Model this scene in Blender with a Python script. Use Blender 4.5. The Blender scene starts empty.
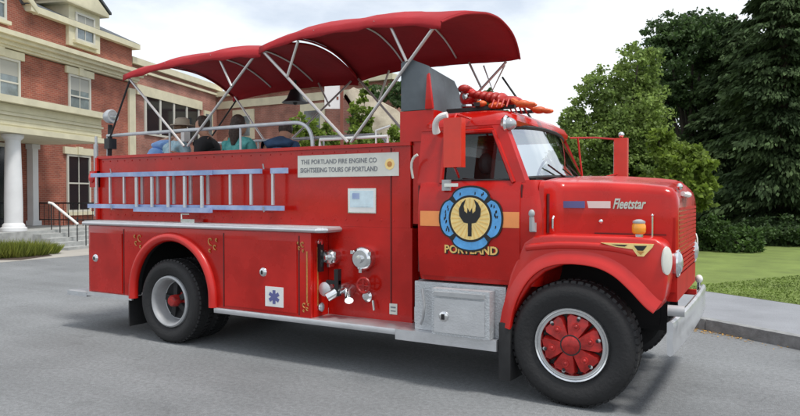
import bpy, bmesh, math, random
from mathutils import Vector, Matrix, noise
random.seed(7)
R = math.radians; PI = math.pi
sc = bpy.context.scene
C = bpy.data.collections.new('place'); sc.collection.children.link(C)

# ------------------------------------------------------------------ materials
def mat(name, col, rough=.6, metal=0, coat=0, var=0, vscale=3, rvar=0, bump=0, bscale=40, island=0, emit=None, spec=.5, col2=None):
    m = bpy.data.materials.new(name); m.use_nodes = True
    nt = m.node_tree; n = nt.nodes; l = nt.links; b = n['Principled BSDF']
    b.inputs['Base Color'].default_value = (*col, 1); b.inputs['Roughness'].default_value = rough
    b.inputs['Metallic'].default_value = metal; b.inputs['Coat Weight'].default_value = coat
    b.inputs['Coat Roughness'].default_value = .08; b.inputs['Specular IOR Level'].default_value = spec
    tc = n.new('ShaderNodeTexCoord')
    if var or rvar or col2:
        t = n.new('ShaderNodeTexNoise'); t.inputs['Scale'].default_value = vscale; t.inputs['Detail'].default_value = 8
        t.inputs['Roughness'].default_value = .62
        l.new(tc.outputs['Object'], t.inputs['Vector'])
        if var or col2:
            r = n.new('ShaderNodeValToRGB'); r.color_ramp.elements[0].position = .32; r.color_ramp.elements[1].position = .68
            c2 = col2 or tuple(min(1, c*(1+var)) for c in col)
            c1 = tuple(c*(1-var) for c in col)
            r.color_ramp.elements[0].color = (*c1, 1); r.color_ramp.elements[1].color = (*c2, 1)
            l.new(t.outputs['Fac'], r.inputs['Fac']); src = r.outputs['Color']
            if island:
                g = n.new('ShaderNodeNewGeometry'); mm = n.new('ShaderNodeMapRange')
                mm.inputs['To Min'].default_value = 1-island; mm.inputs['To Max'].default_value = 1+island
                l.new(g.outputs['Random Per Island'], mm.inputs['Value'])
                mx = n.new('ShaderNodeMix'); mx.data_type = 'RGBA'; mx.blend_type = 'MULTIPLY'; mx.inputs[0].default_value = 1
                l.new(src, mx.inputs[6]); l.new(mm.outputs[0], mx.inputs[7]); src = mx.outputs[2]
            l.new(src, b.inputs['Base Color'])
        if rvar:
            mr = n.new('ShaderNodeMapRange'); mr.inputs['From Min'].default_value = .3; mr.inputs['From Max'].default_value = .7
            mr.inputs['To Min'].default_value = max(0, rough-rvar); mr.inputs['To Max'].default_value = rough+rvar
            l.new(t.outputs['Fac'], mr.inputs['Value']); l.new(mr.outputs[0], b.inputs['Roughness'])
    if bump:
        t2 = n.new('ShaderNodeTexNoise'); t2.inputs['Scale'].default_value = bscale; t2.inputs['Detail'].default_value = 6
        l.new(tc.outputs['Object'], t2.inputs['Vector'])
        bp = n.new('ShaderNodeBump'); bp.inputs['Strength'].default_value = bump; bp.inputs['Distance'].default_value = .02
        l.new(t2.outputs['Fac'], bp.inputs['Height']); l.new(bp.outputs[0], b.inputs['Normal'])
    if emit:
        b.inputs['Emission Color'].default_value = (*emit[:3], 1); b.inputs['Emission Strength'].default_value = emit[3]
    return m

def glass_mat(name, tint=(.75, .85, .85), refl=.35, rough=.03, lo=0.):
    m = bpy.data.materials.new(name); m.use_nodes = True
    n = m.node_tree.nodes; l = m.node_tree.links; n.clear()
    o = n.new('ShaderNodeOutputMaterial'); mx = n.new('ShaderNodeMixShader')
    t = n.new('ShaderNodeBsdfTransparent'); t.inputs[0].default_value = (*tint, 1)
    g = n.new('ShaderNodeBsdfGlossy'); g.inputs['Roughness'].default_value = rough; g.inputs[0].default_value = (.95, .97, 1, 1)
    lw = n.new('ShaderNodeLayerWeight'); lw.inputs[0].default_value = refl
    mr = n.new('ShaderNodeMapRange'); mr.inputs['To Min'].default_value = lo; l.new(lw.outputs['Fresnel'], mr.inputs['Value'])
    l.new(mr.outputs[0], mx.inputs[0]); l.new(t.outputs[0], mx.inputs[1]); l.new(g.outputs[0], mx.inputs[2])
    l.new(mx.outputs[0], o.inputs[0]); return m

def brick_mat(name, c1, c2, mortar):
    m = bpy.data.materials.new(name); m.use_nodes = True
    n = m.node_tree.nodes; l = m.node_tree.links; b = n['Principled BSDF']; b.inputs['Roughness'].default_value = .85
    tc = n.new('ShaderNodeTexCoord'); sp = n.new('ShaderNodeSeparateXYZ'); cb = n.new('ShaderNodeCombineXYZ'); ad = n.new('ShaderNodeMath'); ad.operation = 'ADD'
    l.new(tc.outputs['Object'], sp.inputs[0]); l.new(sp.outputs[0], ad.inputs[0]); l.new(sp.outputs[1], ad.inputs[1])
    l.new(ad.outputs[0], cb.inputs[0]); l.new(sp.outputs[2], cb.inputs[1])
    bt = n.new('ShaderNodeTexBrick'); bt.inputs['Scale'].default_value = 1; bt.inputs['Brick Width'].default_value = .23
    bt.inputs['Row Height'].default_value = .078; bt.inputs['Mortar Size'].default_value = .008
    bt.inputs['Color1'].default_value = (*c1, 1); bt.inputs['Color2'].default_value = (*c2, 1); bt.inputs['Mortar'].default_value = (*mortar, 1)
    l.new(cb.outputs[0], bt.inputs['Vector'])
    ns = n.new('ShaderNodeTexNoise'); ns.inputs['Scale'].default_value = 1.1; ns.inputs['Detail'].default_value = 9; l.new(tc.outputs['Object'], ns.inputs['Vector'])
    mr = n.new('ShaderNodeMapRange'); mr.inputs['From Min'].default_value = .3; mr.inputs['From Max'].default_value = .7
    mr.inputs['To Min'].default_value = .62; mr.inputs['To Max'].default_value = 1.2; l.new(ns.outputs['Fac'], mr.inputs['Value'])
    mx = n.new('ShaderNodeMix'); mx.data_type = 'RGBA'; mx.blend_type = 'MULTIPLY'; mx.inputs[0].default_value = 1
    l.new(bt.outputs['Color'], mx.inputs[6]); l.new(mr.outputs[0], mx.inputs[7]); l.new(mx.outputs[2], b.inputs['Base Color'])
    return m

M = {}
M['red'] = mat('fire_red_paint', (.46, .008, .004), .27, coat=.3, var=.2, vscale=1.9, rvar=.14, spec=.3, bump=.4, bscale=1.7)
M['red_fender'] = mat('fender_red_paint', (.54, .013, .008), .33, coat=.2, var=.12, vscale=2, rvar=.08)
M['mirror_red'] = mat('mirror_red_paint', (.66, .03, .010), .35, coat=.3, var=.1, vscale=4)
M['dull_red'] = mat('weathered_red_paint', (.42, .010, .006), .55, var=.15, vscale=3, spec=.25)
M['red_dark'] = mat('seam_red', (.09, .006, .006), .6)
M['red_hub'] = mat('hub_red', (.36, .014, .012), .42, var=.45, vscale=14, rvar=.15)
M['canopy'] = mat('canopy_cloth', (.33, .009, .015), .88, var=.12, vscale=2.5, bump=.25, bscale=14)
M['chrome'] = mat('chrome', (.72, .73, .74), .16, 1, rvar=.08, vscale=9)
M['alu'] = mat('brushed_aluminium', (.60, .61, .63), .38, .7, var=.05, vscale=7, rvar=.08, bump=.1, bscale=60)
M['tread'] = mat('tread_plate', (.50, .52, .54), .45, .4, var=.09, vscale=11, rvar=.1, bump=.5, bscale=75)
M['silver'] = mat('silver_paint', (.38, .39, .40), .55, .25, var=.15, vscale=4, rvar=.1)
M['pole'] = mat('pole_alu', (.55, .53, .52), .4, .6)
M['rail'] = mat('rail_grey', (.50, .52, .54), .4, .5, var=.15, vscale=6)
M['black'] = mat('black_rubber', (.018, .018, .019), .7, var=.3, vscale=9)
M['tyre'] = mat('tyre_rubber', (.013, .013, .014), .72, var=.35, vscale=6, rvar=.12, bump=.3, bscale=35)
M['dark'] = mat('underbody', (.012, .012, .013), .8)
M['blackgloss'] = mat('black_gloss', (.012, .012, .014), .25)
M['bumper'] = mat('worn_bumper', (.60, .61, .63), .32, .6, var=.08, vscale=4, rvar=.08)
M['white'] = mat('white_paint', (.78, .78, .76), .45, var=.06, vscale=3)
M['offwhite'] = mat('off_white_sign', (.66, .66, .60), .5, var=.08, vscale=6)
M['paper'] = mat('paper_notice', (.62, .76, .82), .45, var=.12, vscale=9)
M['bluerail'] = mat('blue_rail_paint', (.22, .33, .60), .45, .1, var=.12, vscale=5, col2=(.42, .50, .70))
M['yellow'] = mat('gold_yellow', (.80, .52, .16), .45, var=.08, vscale=10)
M['orange'] = mat('orange_stripe', (.85, .30, .09), .42, var=.06, vscale=5)
M['gold'] = mat('gold_leaf', (.52, .24, .07), .4, .3, var=.25, vscale=30)
M['emblue'] = mat('emblem_blue', (.10, .36, .72), .4, var=.2, vscale=14)
M['cream'] = mat('emblem_cream', (.88, .66, .26), .45, var=.08, vscale=20)
M['ink'] = mat('black_ink', (.01, .01, .012), .5)
M['greyink'] = mat('grey_ink', (.17, .18, .20), .6)
M['amber'] = mat('amber_lens', (.85, .33, .02), .2, coat=.6)
M['redlens'] = mat('red_lens', (.6, .02, .02), .15, coat=.8)
M['lens'] = mat('clear_lens', (.40, .43, .45), .12, .3, coat=.6)
M['vinyl'] = mat('grey_vinyl', (.10, .12, .135), .55, var=.2, vscale=3, bump=.25, bscale=6)
M['glass'] = glass_mat('cab_glass', (.40, .45, .45), .35)
M['wglass'] = glass_mat('windscreen_glass', (.62, .68, .67), .72, .04, .38)
M['seat'] = mat('seat_black', (.02, .02, .022), .6)
M['lobster'] = mat('lobster_red', (.40, .022, .016), .45, var=.25, vscale=9, bump=.4, bscale=20)
M['claw'] = mat('lobster_orange', (.62, .11, .025), .45, var=.25, vscale=8)
M['purple'] = mat('decal_blue', (.11, .12, .30), .5)
M['decalw'] = mat('decal_white', (.75, .66, .62), .4)
M['brick'] = brick_mat('red_brick', (.36, .10, .06), (.26, .07, .045), (.34, .20, .15))
M['brick2'] = brick_mat('brown_brick', (.38, .15, .11), (.30, .12, .09), (.36, .26, .21))
M['trim'] = mat('cream_trim', (.62, .58, .42), .7, var=.1, vscale=2)
M['clap'] = mat('cream_boards', (.66, .62, .44), .7, var=.08, vscale=3)
M['slate'] = mat('slate_roof', (.07, .08, .09), .8, var=.3, vscale=6)
M['wfr'] = mat('window_frame', (.55, .54, .48), .6)
M['pane'] = mat('window_pane', (.15, .19, .20), .06, 0, coat=.8, var=.6, vscale=.9, spec=.8)  # pale grey base stands for sky reflected in the glass
M['blind'] = mat('window_blind', (.36, .36, .33), .8)
M['darkpane'] = mat('dark_window_pane', (.012, .014, .018), .08, coat=.5)
M['column'] = mat('white_column', (.70, .71, .72), .6, var=.05, vscale=2)
M['stone'] = mat('grey_stone', (.36, .37, .36), .85, var=.2, vscale=5, bump=.3, bscale=20)
M['iron'] = mat('dark_iron', (.02, .022, .024), .5)
def asphalt_mat():
    m = mat('asphalt', (.235, .245, .25), .9)
    n = m.node_tree.nodes; l = m.node_tree.links; b = n['Principled BSDF']; tc = n.new('ShaderNodeTexCoord')
    def nz(scale, det, lo, hi, a=.35, c=.65, stretch=None):
        t = n.new('ShaderNodeTexNoise'); t.inputs['Scale'].default_value = scale; t.inputs['Detail'].default_value = det
        if stretch:
            mp = n.new('ShaderNodeMapping'); mp.inputs['Scale'].default_value = stretch[:3]; mp.inputs['Rotation'].default_value = (0, 0, stretch[3]); l.new(tc.outputs['Object'], mp.inputs[0]); l.new(mp.outputs[0], t.inputs['Vector'])
        else: l.new(tc.outputs['Object'], t.inputs['Vector'])
        r_ = n.new('ShaderNodeMapRange'); r_.inputs['From Min'].default_value = a; r_.inputs['From Max'].default_value = c
        r_.inputs['To Min'].default_value = lo; r_.inputs['To Max'].default_value = hi; l.new(t.outputs['Fac'], r_.inputs['Value']); return r_.outputs[0], t
    parts = [nz(.5, 8, .84, 1.12)[0], nz(90, 3, .82, 1.16)[0], nz(24, 4, .86, 1.12)[0], nz(230, 2, .80, 1.2)[0], nz(1.6, 6, .93, 1.05, .4, .6, (.12, 1, 1, R(-20)))[0], nz(1.3, 5, .80, 1.0, .28, .36)[0]]
    # hairline cracks: edges of big warped cells, only here and there
    w_ = n.new('ShaderNodeTexNoise'); w_.inputs['Scale'].default_value = 1.2; w_.inputs['Detail'].default_value = 8; l.new(tc.outputs['Object'], w_.inputs['Vector'])
    mw = n.new('ShaderNodeMix'); mw.data_type = 'VECTOR'; mw.inputs[0].default_value = .55; l.new(tc.outputs['Object'], mw.inputs[4]); l.new(w_.outputs['Color'], mw.inputs[5])
    vo = n.new('ShaderNodeTexVoronoi'); vo.feature = 'DISTANCE_TO_EDGE'; vo.inputs['Scale'].default_value = .55; l.new(mw.outputs[1], vo.inputs['Vector'])
    cr = n.new('ShaderNodeMapRange'); cr.inputs['From Min'].default_value = .0; cr.inputs['From Max'].default_value = .004; cr.inputs['To Min'].default_value = .86; cr.inputs['To Max'].default_value = 1; l.new(vo.outputs['Distance'], cr.inputs['Value'])
    parts.append(cr.outputs[0]); src = None
    for p in parts:
        if src is None: src = p
        else:
            mu = n.new('ShaderNodeMath'); mu.operation = 'MULTIPLY'; l.new(src, mu.inputs[0]); l.new(p, mu.inputs[1]); src = mu.outputs[0]
    mx = n.new('ShaderNodeMix'); mx.data_type = 'RGBA'; mx.blend_type = 'MULTIPLY'; mx.inputs[0].default_value = 1; mx.inputs[6].default_value = (.195, .205, .212, 1)
    l.new(src, mx.inputs[7]); l.new(mx.outputs[2], b.inputs['Base Color'])
    bp = n.new('ShaderNodeBump'); bp.inputs['Strength'].default_value = .7; bp.inputs['Distance'].default_value = .01
    l.new(parts[1], bp.inputs['Height']); l.new(bp.outputs[0], b.inputs['Normal']); return m
M['asphalt'] = asphalt_mat()
M['walk'] = mat('sidewalk_asphalt', (.24, .25, .27), .9, var=.12, vscale=1.3, bump=.5, bscale=50)
M['kerb'] = mat('granite_kerb', (.23, .235, .235), .8, var=.28, vscale=7, bump=.4, bscale=40)
M['plaza'] = mat('concrete_path', (.36, .34, .31), .9, var=.1, vscale=1.2, bump=.3, bscale=30)
M['lawn'] = mat('lawn_soil', (.14, .19, .04), .95, var=.25, vscale=1.2, bump=.6, bscale=40)
M['grass'] = mat('grass_blade', (.16, .23, .045), .8, var=.3, vscale=.8, island=.35)
M['maple'] = mat('maple_leaf', (.13, .22, .055), .7, vscale=.55, island=.45, col2=(.30, .40, .10), var=.3)
M['oak'] = mat('oak_leaf', (.045, .095, .030), .7, vscale=.5, island=.4, col2=(.09, .155, .045), var=.3)
M['spruce'] = mat('spruce_needles', (.038, .070, .030), .85, vscale=.6, island=.45, spec=.2, col2=(.085, .13, .05), var=.35)
M['lime'] = mat('lime_leaf', (.15, .23, .03), .7, vscale=1.2, island=.35, col2=(.24, .33, .05), var=.3)
M['shrub'] = mat('shrub_leaf', (.065, .13, .03), .7, vscale=1.5, island=.4, col2=(.08, .15, .03), var=.3)
M['hay'] = mat('ornamental_grass_blade', (.17, .24, .04), .8, vscale=1.5, island=.4, col2=(.32, .34, .06), var=.3)
M['bark'] = mat('bark', (.06, .048, .038), .9, var=.3, vscale=5, bump=.6, bscale=15)
M['mulch'] = mat('mulch', (.06, .04, .03), .95, var=.3, vscale=8, bump=.7, bscale=30)
M['leaflitter'] = mat('fallen_leaves', (.38, .22, .06), .9, island=.4, vscale=8, var=.3)
M['beige'] = mat('beige_shingles', (.50, .42, .32), .85, vscale=2.5, col2=(.66, .58, .46), var=.25, bump=.4, bscale=12)
M['houseblue'] = mat('pale_blue_siding', (.38, .46, .54), .8, var=.08, vscale=2)
M['skin'] = mat('skin', (.50, .27, .18), .55, var=.06, vscale=12)
M['hair'] = mat('dark_hair', (.045, .028, .02), .55, vscale=40, var=.5, bump=.8, bscale=50)
M['hairbrown'] = mat('brown_hair', (.16, .09, .05), .55, vscale=40, var=.5, bump=.8, bscale=50)
M['shirtblue'] = mat('blue_shirt', (.24, .42, .76), .85, var=.15, vscale=7)
M['shirtaqua'] = mat('aqua_shirt', (.28, .58, .72), .85, vscale=16, col2=(.60, .76, .82), var=.3)
M['shirtteal'] = mat('teal_shirt', (.05, .36, .35), .85, vscale=14, col2=(.16, .50, .47), var=.3)
M['shirtnavy'] = mat('navy_shirt', (.035, .075, .15), .85, var=.25, vscale=7)
M['shirtblack'] = mat('black_shirt', (.02, .02, .022), .85)
M['hat'] = mat('straw_hat', (.42, .36, .28), .9)
M['post'] = mat('brown_post', (.22, .07, .045), .7)
M['denim'] = mat('denim', (.06, .09, .16), .9)

def leafy(name, k):
    m = M[name]; n = m.node_tree.nodes; l = m.node_tree.links; b = n['Principled BSDF']; o = n['Material Output']
    t = n.new('ShaderNodeBsdfTranslucent'); mx = n.new('ShaderNodeMixShader'); mx.inputs[0].default_value = k
    l.new(b.inputs['Base Color'].links[0].from_socket, t.inputs[0]); l.new(b.outputs[0], mx.inputs[1]); l.new(t.outputs[0], mx.inputs[2]); l.new(mx.outputs[0], o.inputs[0])
for nm, k in (('maple', .45), ('oak', .4), ('lime', .45), ('shrub', .35), ('hay', .35), ('grass', .3), ('spruce', .2)): leafy(nm, k)
# ------------------------------------------------------------------ mesh builder
class B:
    def __init__(s): s.bm = bmesh.new(); s.mats = []; s.mi = 0
    def m(s, name):
        if M[name] not in s.mats: s.mats.append(M[name])
        s.mi = s.mats.index(M[name]); return s
    def _new(s, f0):
        fs = s.bm.faces[:] if f0 == 0 else None
        s.bm.faces.ensure_lookup_table()
        for f in list(s.bm.faces)[f0:]: f.material_index = s.mi; f.smooth = True
    def _bev(s, f0, bev, seg=2, ang=30):
        if not bev: return
        s.bm.faces.ensure_lookup_table(); fs = list(s.bm.faces)[f0:]
        es = set(e for f in fs for e in f.edges)
        es = [e for e in es if len(e.link_faces) == 2 and e.calc_face_angle(0) > R(ang)]
        keep = set(s.bm.faces) - set(fs)
        bmesh.ops.bevel(s.bm, geom=es, offset=bev, segments=seg, profile=.5, affect='EDGES', clamp_overlap=True)
        for f in s.bm.faces:
            if f not in keep: f.material_index = s.mi; f.smooth = True
    def box(s, x0, x1, y0, y1, z0, z1, bev=0, seg=2):
        n = len(s.bm.faces)
        v = [s.bm.verts.new((x, y, z)) for x in (x0, x1) for y in (y0, y1) for z in (z0, z1)]
        for q in ((0,1,3,2), (4,6,7,5), (0,4,5,1), (2,3,7,6), (0,2,6,4), (1,5,7,3)): s.bm.faces.new([v[i] for i in q])
        s._new(n); s._bev(n, bev, seg); return s
    def prism(s, pts, ax, a, b, bev=0, seg=2, ang=30):
        n = len(s.bm.faces)
        def P(p, h): return {'y': (p[0], h, p[1]), 'x': (h, p[0], p[1]), 'z': (p[0], p[1], h)}[ax]
        A = [s.bm.verts.new(P(p, a)) for p in pts]; D = [s.bm.verts.new(P(p, b)) for p in pts]
        k = len(pts); s.bm.faces.new(A); s.bm.faces.new(D[::-1])
        for i in range(k): s.bm.faces.new((A[i], D[i], D[(i+1) % k], A[(i+1) % k]))
        bmesh.ops.recalc_face_normals(s.bm, faces=list(s.bm.faces)[n:])
        s._new(n); s._bev(n, bev, seg, ang); return s
    def loft(s, rings, closed=True, cap=True):
        n = len(s.bm.faces)
        V = [[s.bm.verts.new(p) for p in r] for r in rings]; k = len(rings[0])
        for i in range(len(V)-1):
            for j in range(k if closed else k-1):
                s.bm.faces.new((V[i][j], V[i][(j+1) % k], V[i+1][(j+1) % k], V[i+1][j]))
        if cap and closed: s.bm.faces.new(V[0][::-1]); s.bm.faces.new(V[-1])
        bmesh.ops.recalc_face_normals(s.bm, faces=list(s.bm.faces)[n:])
        s._new(n); return s
    def tube(s, pts, r, seg=8, close=False):
        pts = [Vector(p) for p in pts]; rs = r if isinstance(r, (list, tuple)) else [r]*len(pts)
        rings = []; up = None
        for i, p in enumerate(pts):
            if close: t = pts[(i+1) % len(pts)]-pts[i-1]
            else: t = pts[min(i+1, len(pts)-1)]-pts[max(i-1, 0)]
            t.normalize()
            if up is None:
                up = Vector((0, 0, 1)) if abs(t.z) < .9 else Vector((1, 0, 0))
            u = (up-t*up.dot(t))
            if u.length < 1e-4: u = t.orthogonal()
            u.normalize(); up = u; w = t.cross(u)
            rings.append([p+(u*math.cos(a)+w*math.sin(a))*rs[i] for a in [2*PI*j/seg for j in range(seg)]])
        if close: rings.append(rings[0]); s.loft(rings, True, False)
        else: s.loft(rings)
        return s
    def lathe(s, prof, c, ax='y', seg=40, cap=True):
        rings = []
        for r, h in prof:
            ring = []
            for j in range(seg):
                a = 2*PI*j/seg; u, w = r*math.cos(a), r*math.sin(a)
                ring.append({'y': (c[0]+u, c[1]+h, c[2]+w), 'z': (c[0]+u, c[1]+w, c[2]+h), 'x': (c[0]+h, c[1]+u, c[2]+w)}[ax])
            rings.append(ring)
        return s.loft(rings, True, cap)
    def ball(s, c, r, seg=16, rings=10):
        rr = r if isinstance(r, (tuple, list)) else (r, r, r)
        n = len(s.bm.faces)
        d = bmesh.ops.create_uvsphere(s.bm, u_segments=seg, v_segments=rings, radius=1)
        for v in d['verts']: v.co = Vector((c[0]+v.co.x*rr[0], c[1]+v.co.y*rr[1], c[2]+v.co.z*rr[2]))
        s._new(n); return s
    def obj(s, name, parent=None, origin=(0, 0, 0), sharp=35):
        me = bpy.data.meshes.new(name)
        o = Vector(origin)
        if parent is not None and parent.type == 'EMPTY' and not s.__dict__.get('local'): o = Vector(parent.location)
        elif parent is not None and s.__dict__.get('local') is None: o = Vector(wloc(parent))
        if s.__dict__.get('local'): o = Vector((0, 0, 0))
        for v in s.bm.verts: v.co -= o
        s.bm.normal_update(); s.bm.to_mesh(me); s.bm.free()
        for m_ in s.mats: me.materials.append(m_)
        me.set_sharp_from_angle(angle=R(sharp))
        ob = bpy.data.objects.new(name, me); C.objects.link(ob)
        if parent is not None: ob.parent = parent
        else: ob.location = o
        return ob
def wloc(o):
    l = Vector((0, 0, 0))
    while o is not None: l += Vector(o.location); o = o.parent
    return l
class L(B):      # vertices already in the parent's own coordinates
    def __init__(s): super().__init__(); s.local = True
def tag(o, label, cat, group=None, kind=None):
    if label: o['label'] = label
    if cat: o['category'] = cat
    if group: o['group'] = group
    if kind: o['kind'] = kind
    return o
def thing(name, loc, label, cat, group=None, rz=0):
    o = bpy.data.objects.new(name, None); C.objects.link(o); o.location = loc; o.rotation_euler = (0, 0, rz)
    o.empty_display_size = .3
    return tag(o, label, cat, group)
def arc(cx, cy, r, a0, a1, n):
    return [(cx+r*math.cos(R(a0+(a1-a0)*i/n)), cy+r*math.sin(R(a0+(a1-a0)*i/n))) for i in range(n+1)]
def text(name, s, size, matname, parent, x, y, z, w=None, ext=.002, shear=0, bold=0, spacing=1, rot=None):
    cu = bpy.data.curves.new('lettering', 'FONT'); cu.body = s; cu.size = size; cu.extrude = ext; cu.shear = shear
    cu.offset = bold; cu.align_x = 'CENTER'; cu.align_y = 'CENTER'; cu.space_character = spacing; cu.resolution_u = 3
    t = bpy.data.objects.new('lettering', cu); C.objects.link(t)
    bpy.context.view_layer.update()
    me = bpy.data.meshes.new_from_object(t.evaluated_get(bpy.context.evaluated_depsgraph_get()))
    bpy.data.objects.remove(t); bpy.data.curves.remove(cu)
    xs = [v.co.x for v in me.vertices]; k = 1 if not w else w/(max(xs)-min(xs)); cx = (max(xs)+min(xs))/2
    o = wloc(parent)
    for v in me.vertices:
        v.co = Vector((x+(v.co.x-cx)*k, y-v.co.z, z+v.co.y))-o
    me.materials.clear(); me.materials.append(M[matname])
    ob = bpy.data.objects.new(name, me); C.objects.link(ob); ob.parent = parent
    return ob

# ================================================================== FIRE TRUCK
truck = thing('fire_truck', (0, 0, 0), 'old red open-top fire truck with two red canopies, parked in the middle of the road', 'fire truck')
YC, W = 1.15, 2.3
def mir(y): return W-y

# --- wheels
def wheel(cx, cz, front, left=False, inner=False):
    s = -1 if not left else 1
    yo = (0.0 if not left else W) if not inner else (.31 if not left else W-.31)
    sg = 1 if not left else -1         # direction inboard
    r = .53; K = 1 if front else .95
    # rim as the part, tyre and hub as its pieces
    b = B().m('chrome' if not front else 'alu')
    if front:
        prof = [(.322, .035), (.320, .004), (.308, -.012), (.296, -.006), (.290, .006), (.282, -.002), (.262, -.002), (.255, .01), (.25, .06)]
        b.m('chrome').lathe([(p, yo+sg*h) for p, h in prof], (cx, 0, cz), 'y', 48, False)
        b.m('black').lathe([(.25, yo+sg*.06), (.001, yo+sg*.062)], (cx, 0, cz), 'y', 40, False)
    else:
        prof = [(.315, .03), (.31, .0), (.292, -.012), (.272, .004), (.262, .03), (.25, .09), (.235, .15), (.225, .155)]
        b.m('silver').lathe([(p, yo+sg*h) for p, h in prof], (cx, 0, cz), 'y', 48, False)
        b.m('dark').lathe([(.226, yo+sg*.154), (.001, yo+sg*.19)], (cx, 0, cz), 'y', 40, False)
    w = b.obj('wheel', truck)
    tr = B().m('tyre')
    pr = [(.312, .05), (.318, .018), (.34, .004), (.40, -.022), (.45, -.026), (.485, -.012), (.508, .012), (.522, .035), (.53, .07), (.532, .13),
          (.53, .19), (.522, .225), (.508, .25), (.46, .285), (.40, .28), (.33, .25), (.312, .22)]
    tr.lathe([(p if p < .35 else .35+(p-.35)*(1 if front else .86), yo+sg*h) for p, h in pr], (cx, 0, cz), 'y', 72, False)
    # tread lugs on the shoulder and grooves round the crown
    n = 54
    for i in range(n):
        a = 2*PI*i/n
        for h0, h1 in ((.022, .10), (.16, .238)):
            q = []
            for rr, hh, da in ((.515, h0, 0), (.536, h0+.01, 0), (.536, h1, 0), (.515, h1, 0)):
                q.append((rr if front else .35+(rr-.35)*.86, hh))
            ring0 = [(cx+rr*math.cos(a), yo+sg*hh, cz+rr*math.sin(a)) for rr, hh in q]
            ring1 = [(cx+rr*math.cos(a+.078), yo+sg*hh, cz+rr*math.sin(a+.078)) for rr, hh in q]
            tr.loft([ring0, ring1])
    tr.obj('tyre', w)
    h = B()
    if front:
        h.m('red_hub').lathe([(.001, yo-sg*.035), (.05, yo-sg*.035), (.075, yo-sg*.02), (.08, yo+sg*.03), (.085, yo+sg*.06)], (cx, 0, cz), 'y', 24, False)
        h.m('black').tube([(cx+.083*math.cos(q_*PI/10), yo-sg*.012, cz+.083*math.sin(q_*PI/10)) for q_ in range(20)], .009, 6, True)
        for k in range(6):
            a = 2*PI*k/6+.25
            ca, sa = math.cos(a), math.sin(a)
            def pt(rr, tt, hh): return (cx+rr*ca-tt*sa, yo+sg*hh, cz+rr*sa+tt*ca)
            h.m('red_hub').loft([[pt(.05, -.03, -.02), pt(.05, .03, -.02), pt(.05, .045, .04), pt(.05, -.045, .04)],
                    [pt(.13, -.062, -.014), pt(.13, .062, -.014), pt(.13, .078, .045), pt(.13, -.078, .045)],
                    [pt(.21, -.090, -.004), pt(.21, .090, -.004), pt(.21, .108, .05), pt(.21, -.108, .05)],
                    [pt(.242, -.075, .012), pt(.242, .075, .012), pt(.242, .09, .05), pt(.242, -.09, .05)]])
            h.lathe([(.001, 0), (.03, 0), (.036, .02)], pt(.165, 0, -.018), 'y', 12, False)
            h.m('silver').ball(pt(.236, 0, .004), (.016, .014, .016), 8, 6); h.m('black').ball(pt(.225, 0, -.004), (.014, .01, .014), 8, 6)
            h.m('red_hub').ball(pt(.165, 0, -.012), .018, 8, 6)
    else:
        h.m('red_hub').lathe([(.001, yo+sg*.03), (.055, yo+sg*.03), (.07, yo+sg*.05), (.075, yo+sg*.16), (.10, yo+sg*.175)], (cx, 0, cz), 'y', 24, False)
        for k in range(5):
            a = 2*PI*k/5+.5
            def pt(rr, tt, hh): return (cx+rr*math.cos(a)-tt*math.sin(a), yo+sg*hh, cz+rr*math.sin(a)+tt*math.cos(a))
            h.m('black').loft([[pt(.07, -.03, .11), pt(.07, .03, .11), pt(.07, .03, .17), pt(.07, -.03, .17)],
                    [pt(.22, -.04, .14), pt(.22, .04, .14), pt(.22, .04, .18), pt(.22, -.04, .18)]])
    h.obj('hub', w)
for lf in (False, True):
    wheel(0, .53, True, lf); wheel(-4.86, .505, False, lf); wheel(-4.86, .505, False, lf, True)

# --- chassis
b = B().m('dark')
for y in (.75, 1.45): b.box(-6.9, .66, y, y+.09, .58, .82)
b.tube([(-4.86, .3, .53), (-4.86, 2.0, .53)], .09, 10).ball((-4.86, 1.15, .53), .2, 12, 8)
b.tube([(0, .28, .5), (0, 2.02, .5)], .055, 8).tube([(-4.7, 1.15, .55), (-.6, 1.15, .75)], .045, 8)
b.box(-.5, .6, .72, 1.6, .62, 1.2).box(-3.7, -1.8, .45, 1.85, .62, 1.2).box(-1.7, -.8, .45, 1.9, .5, .95)
for x in (-5.4, -4.3): b.box(x, x+.06, .5, 1.8, .55, .85)
b.obj('chassis', truck)

# --- rear body: outer skins with the wheel arch cut through
def arch_profile(x0, x1, z0, z1, cx, cz, r, n=20):
    pts = [(x0, z0), (cx-r, z0)] + [(cx+r*math.cos(R(180-180*i/n)), cz+r*math.sin(R(180-180*i/n))) for i in range(n+1)][0:] + [(cx+r, z0), (x1, z0), (x1, z1), (x0, z1)]
    out = []
    for p in pts:
        if not out or (abs(p[0]-out[-1][0])+abs(p[1]-out[-1][1])) > 1e-4: out.append(p)
    return out
ACX, ACZ, AR = -4.81, .60, .645
b = B().m('red')
prof = arch_profile(-6.38, -2.72, .50, 1.395, ACX, ACZ, AR)
b.prism(prof, 'y', 0, .04, .006)
b.prism(prof, 'y', W-.04, W, .006)
b.box(-2.755, -2.715, .042, .30, .502, 1.39, .004)
b.box(-2.755, -2.715, W-.30, W-.042, .502, 1.39, .004)
b.box(-6.382, -6.342, .042, W-.042, .502, 1.39)
b.obj('compartment_body', truck)
b = B().m('dark')  # near-black lining added to paint the shade inside the arches
prof2 = arch_profile(-6.33, -2.76, .53, 1.37, ACX, ACZ, AR+.01)
b.prism(prof2, 'y', .043, .10); b.prism(prof2, 'y', W-.10, W-.043)
b.box(-6.33, -2.77, .10, W-.10, 1.30, 1.375); b.box(-6.33, -5.5, .1, W-.1, .55, 1.29); b.box(-4.12, -2.77, .1, W-.1, .55, 1.29)
b.obj('well_shade_liner', truck)
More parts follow.
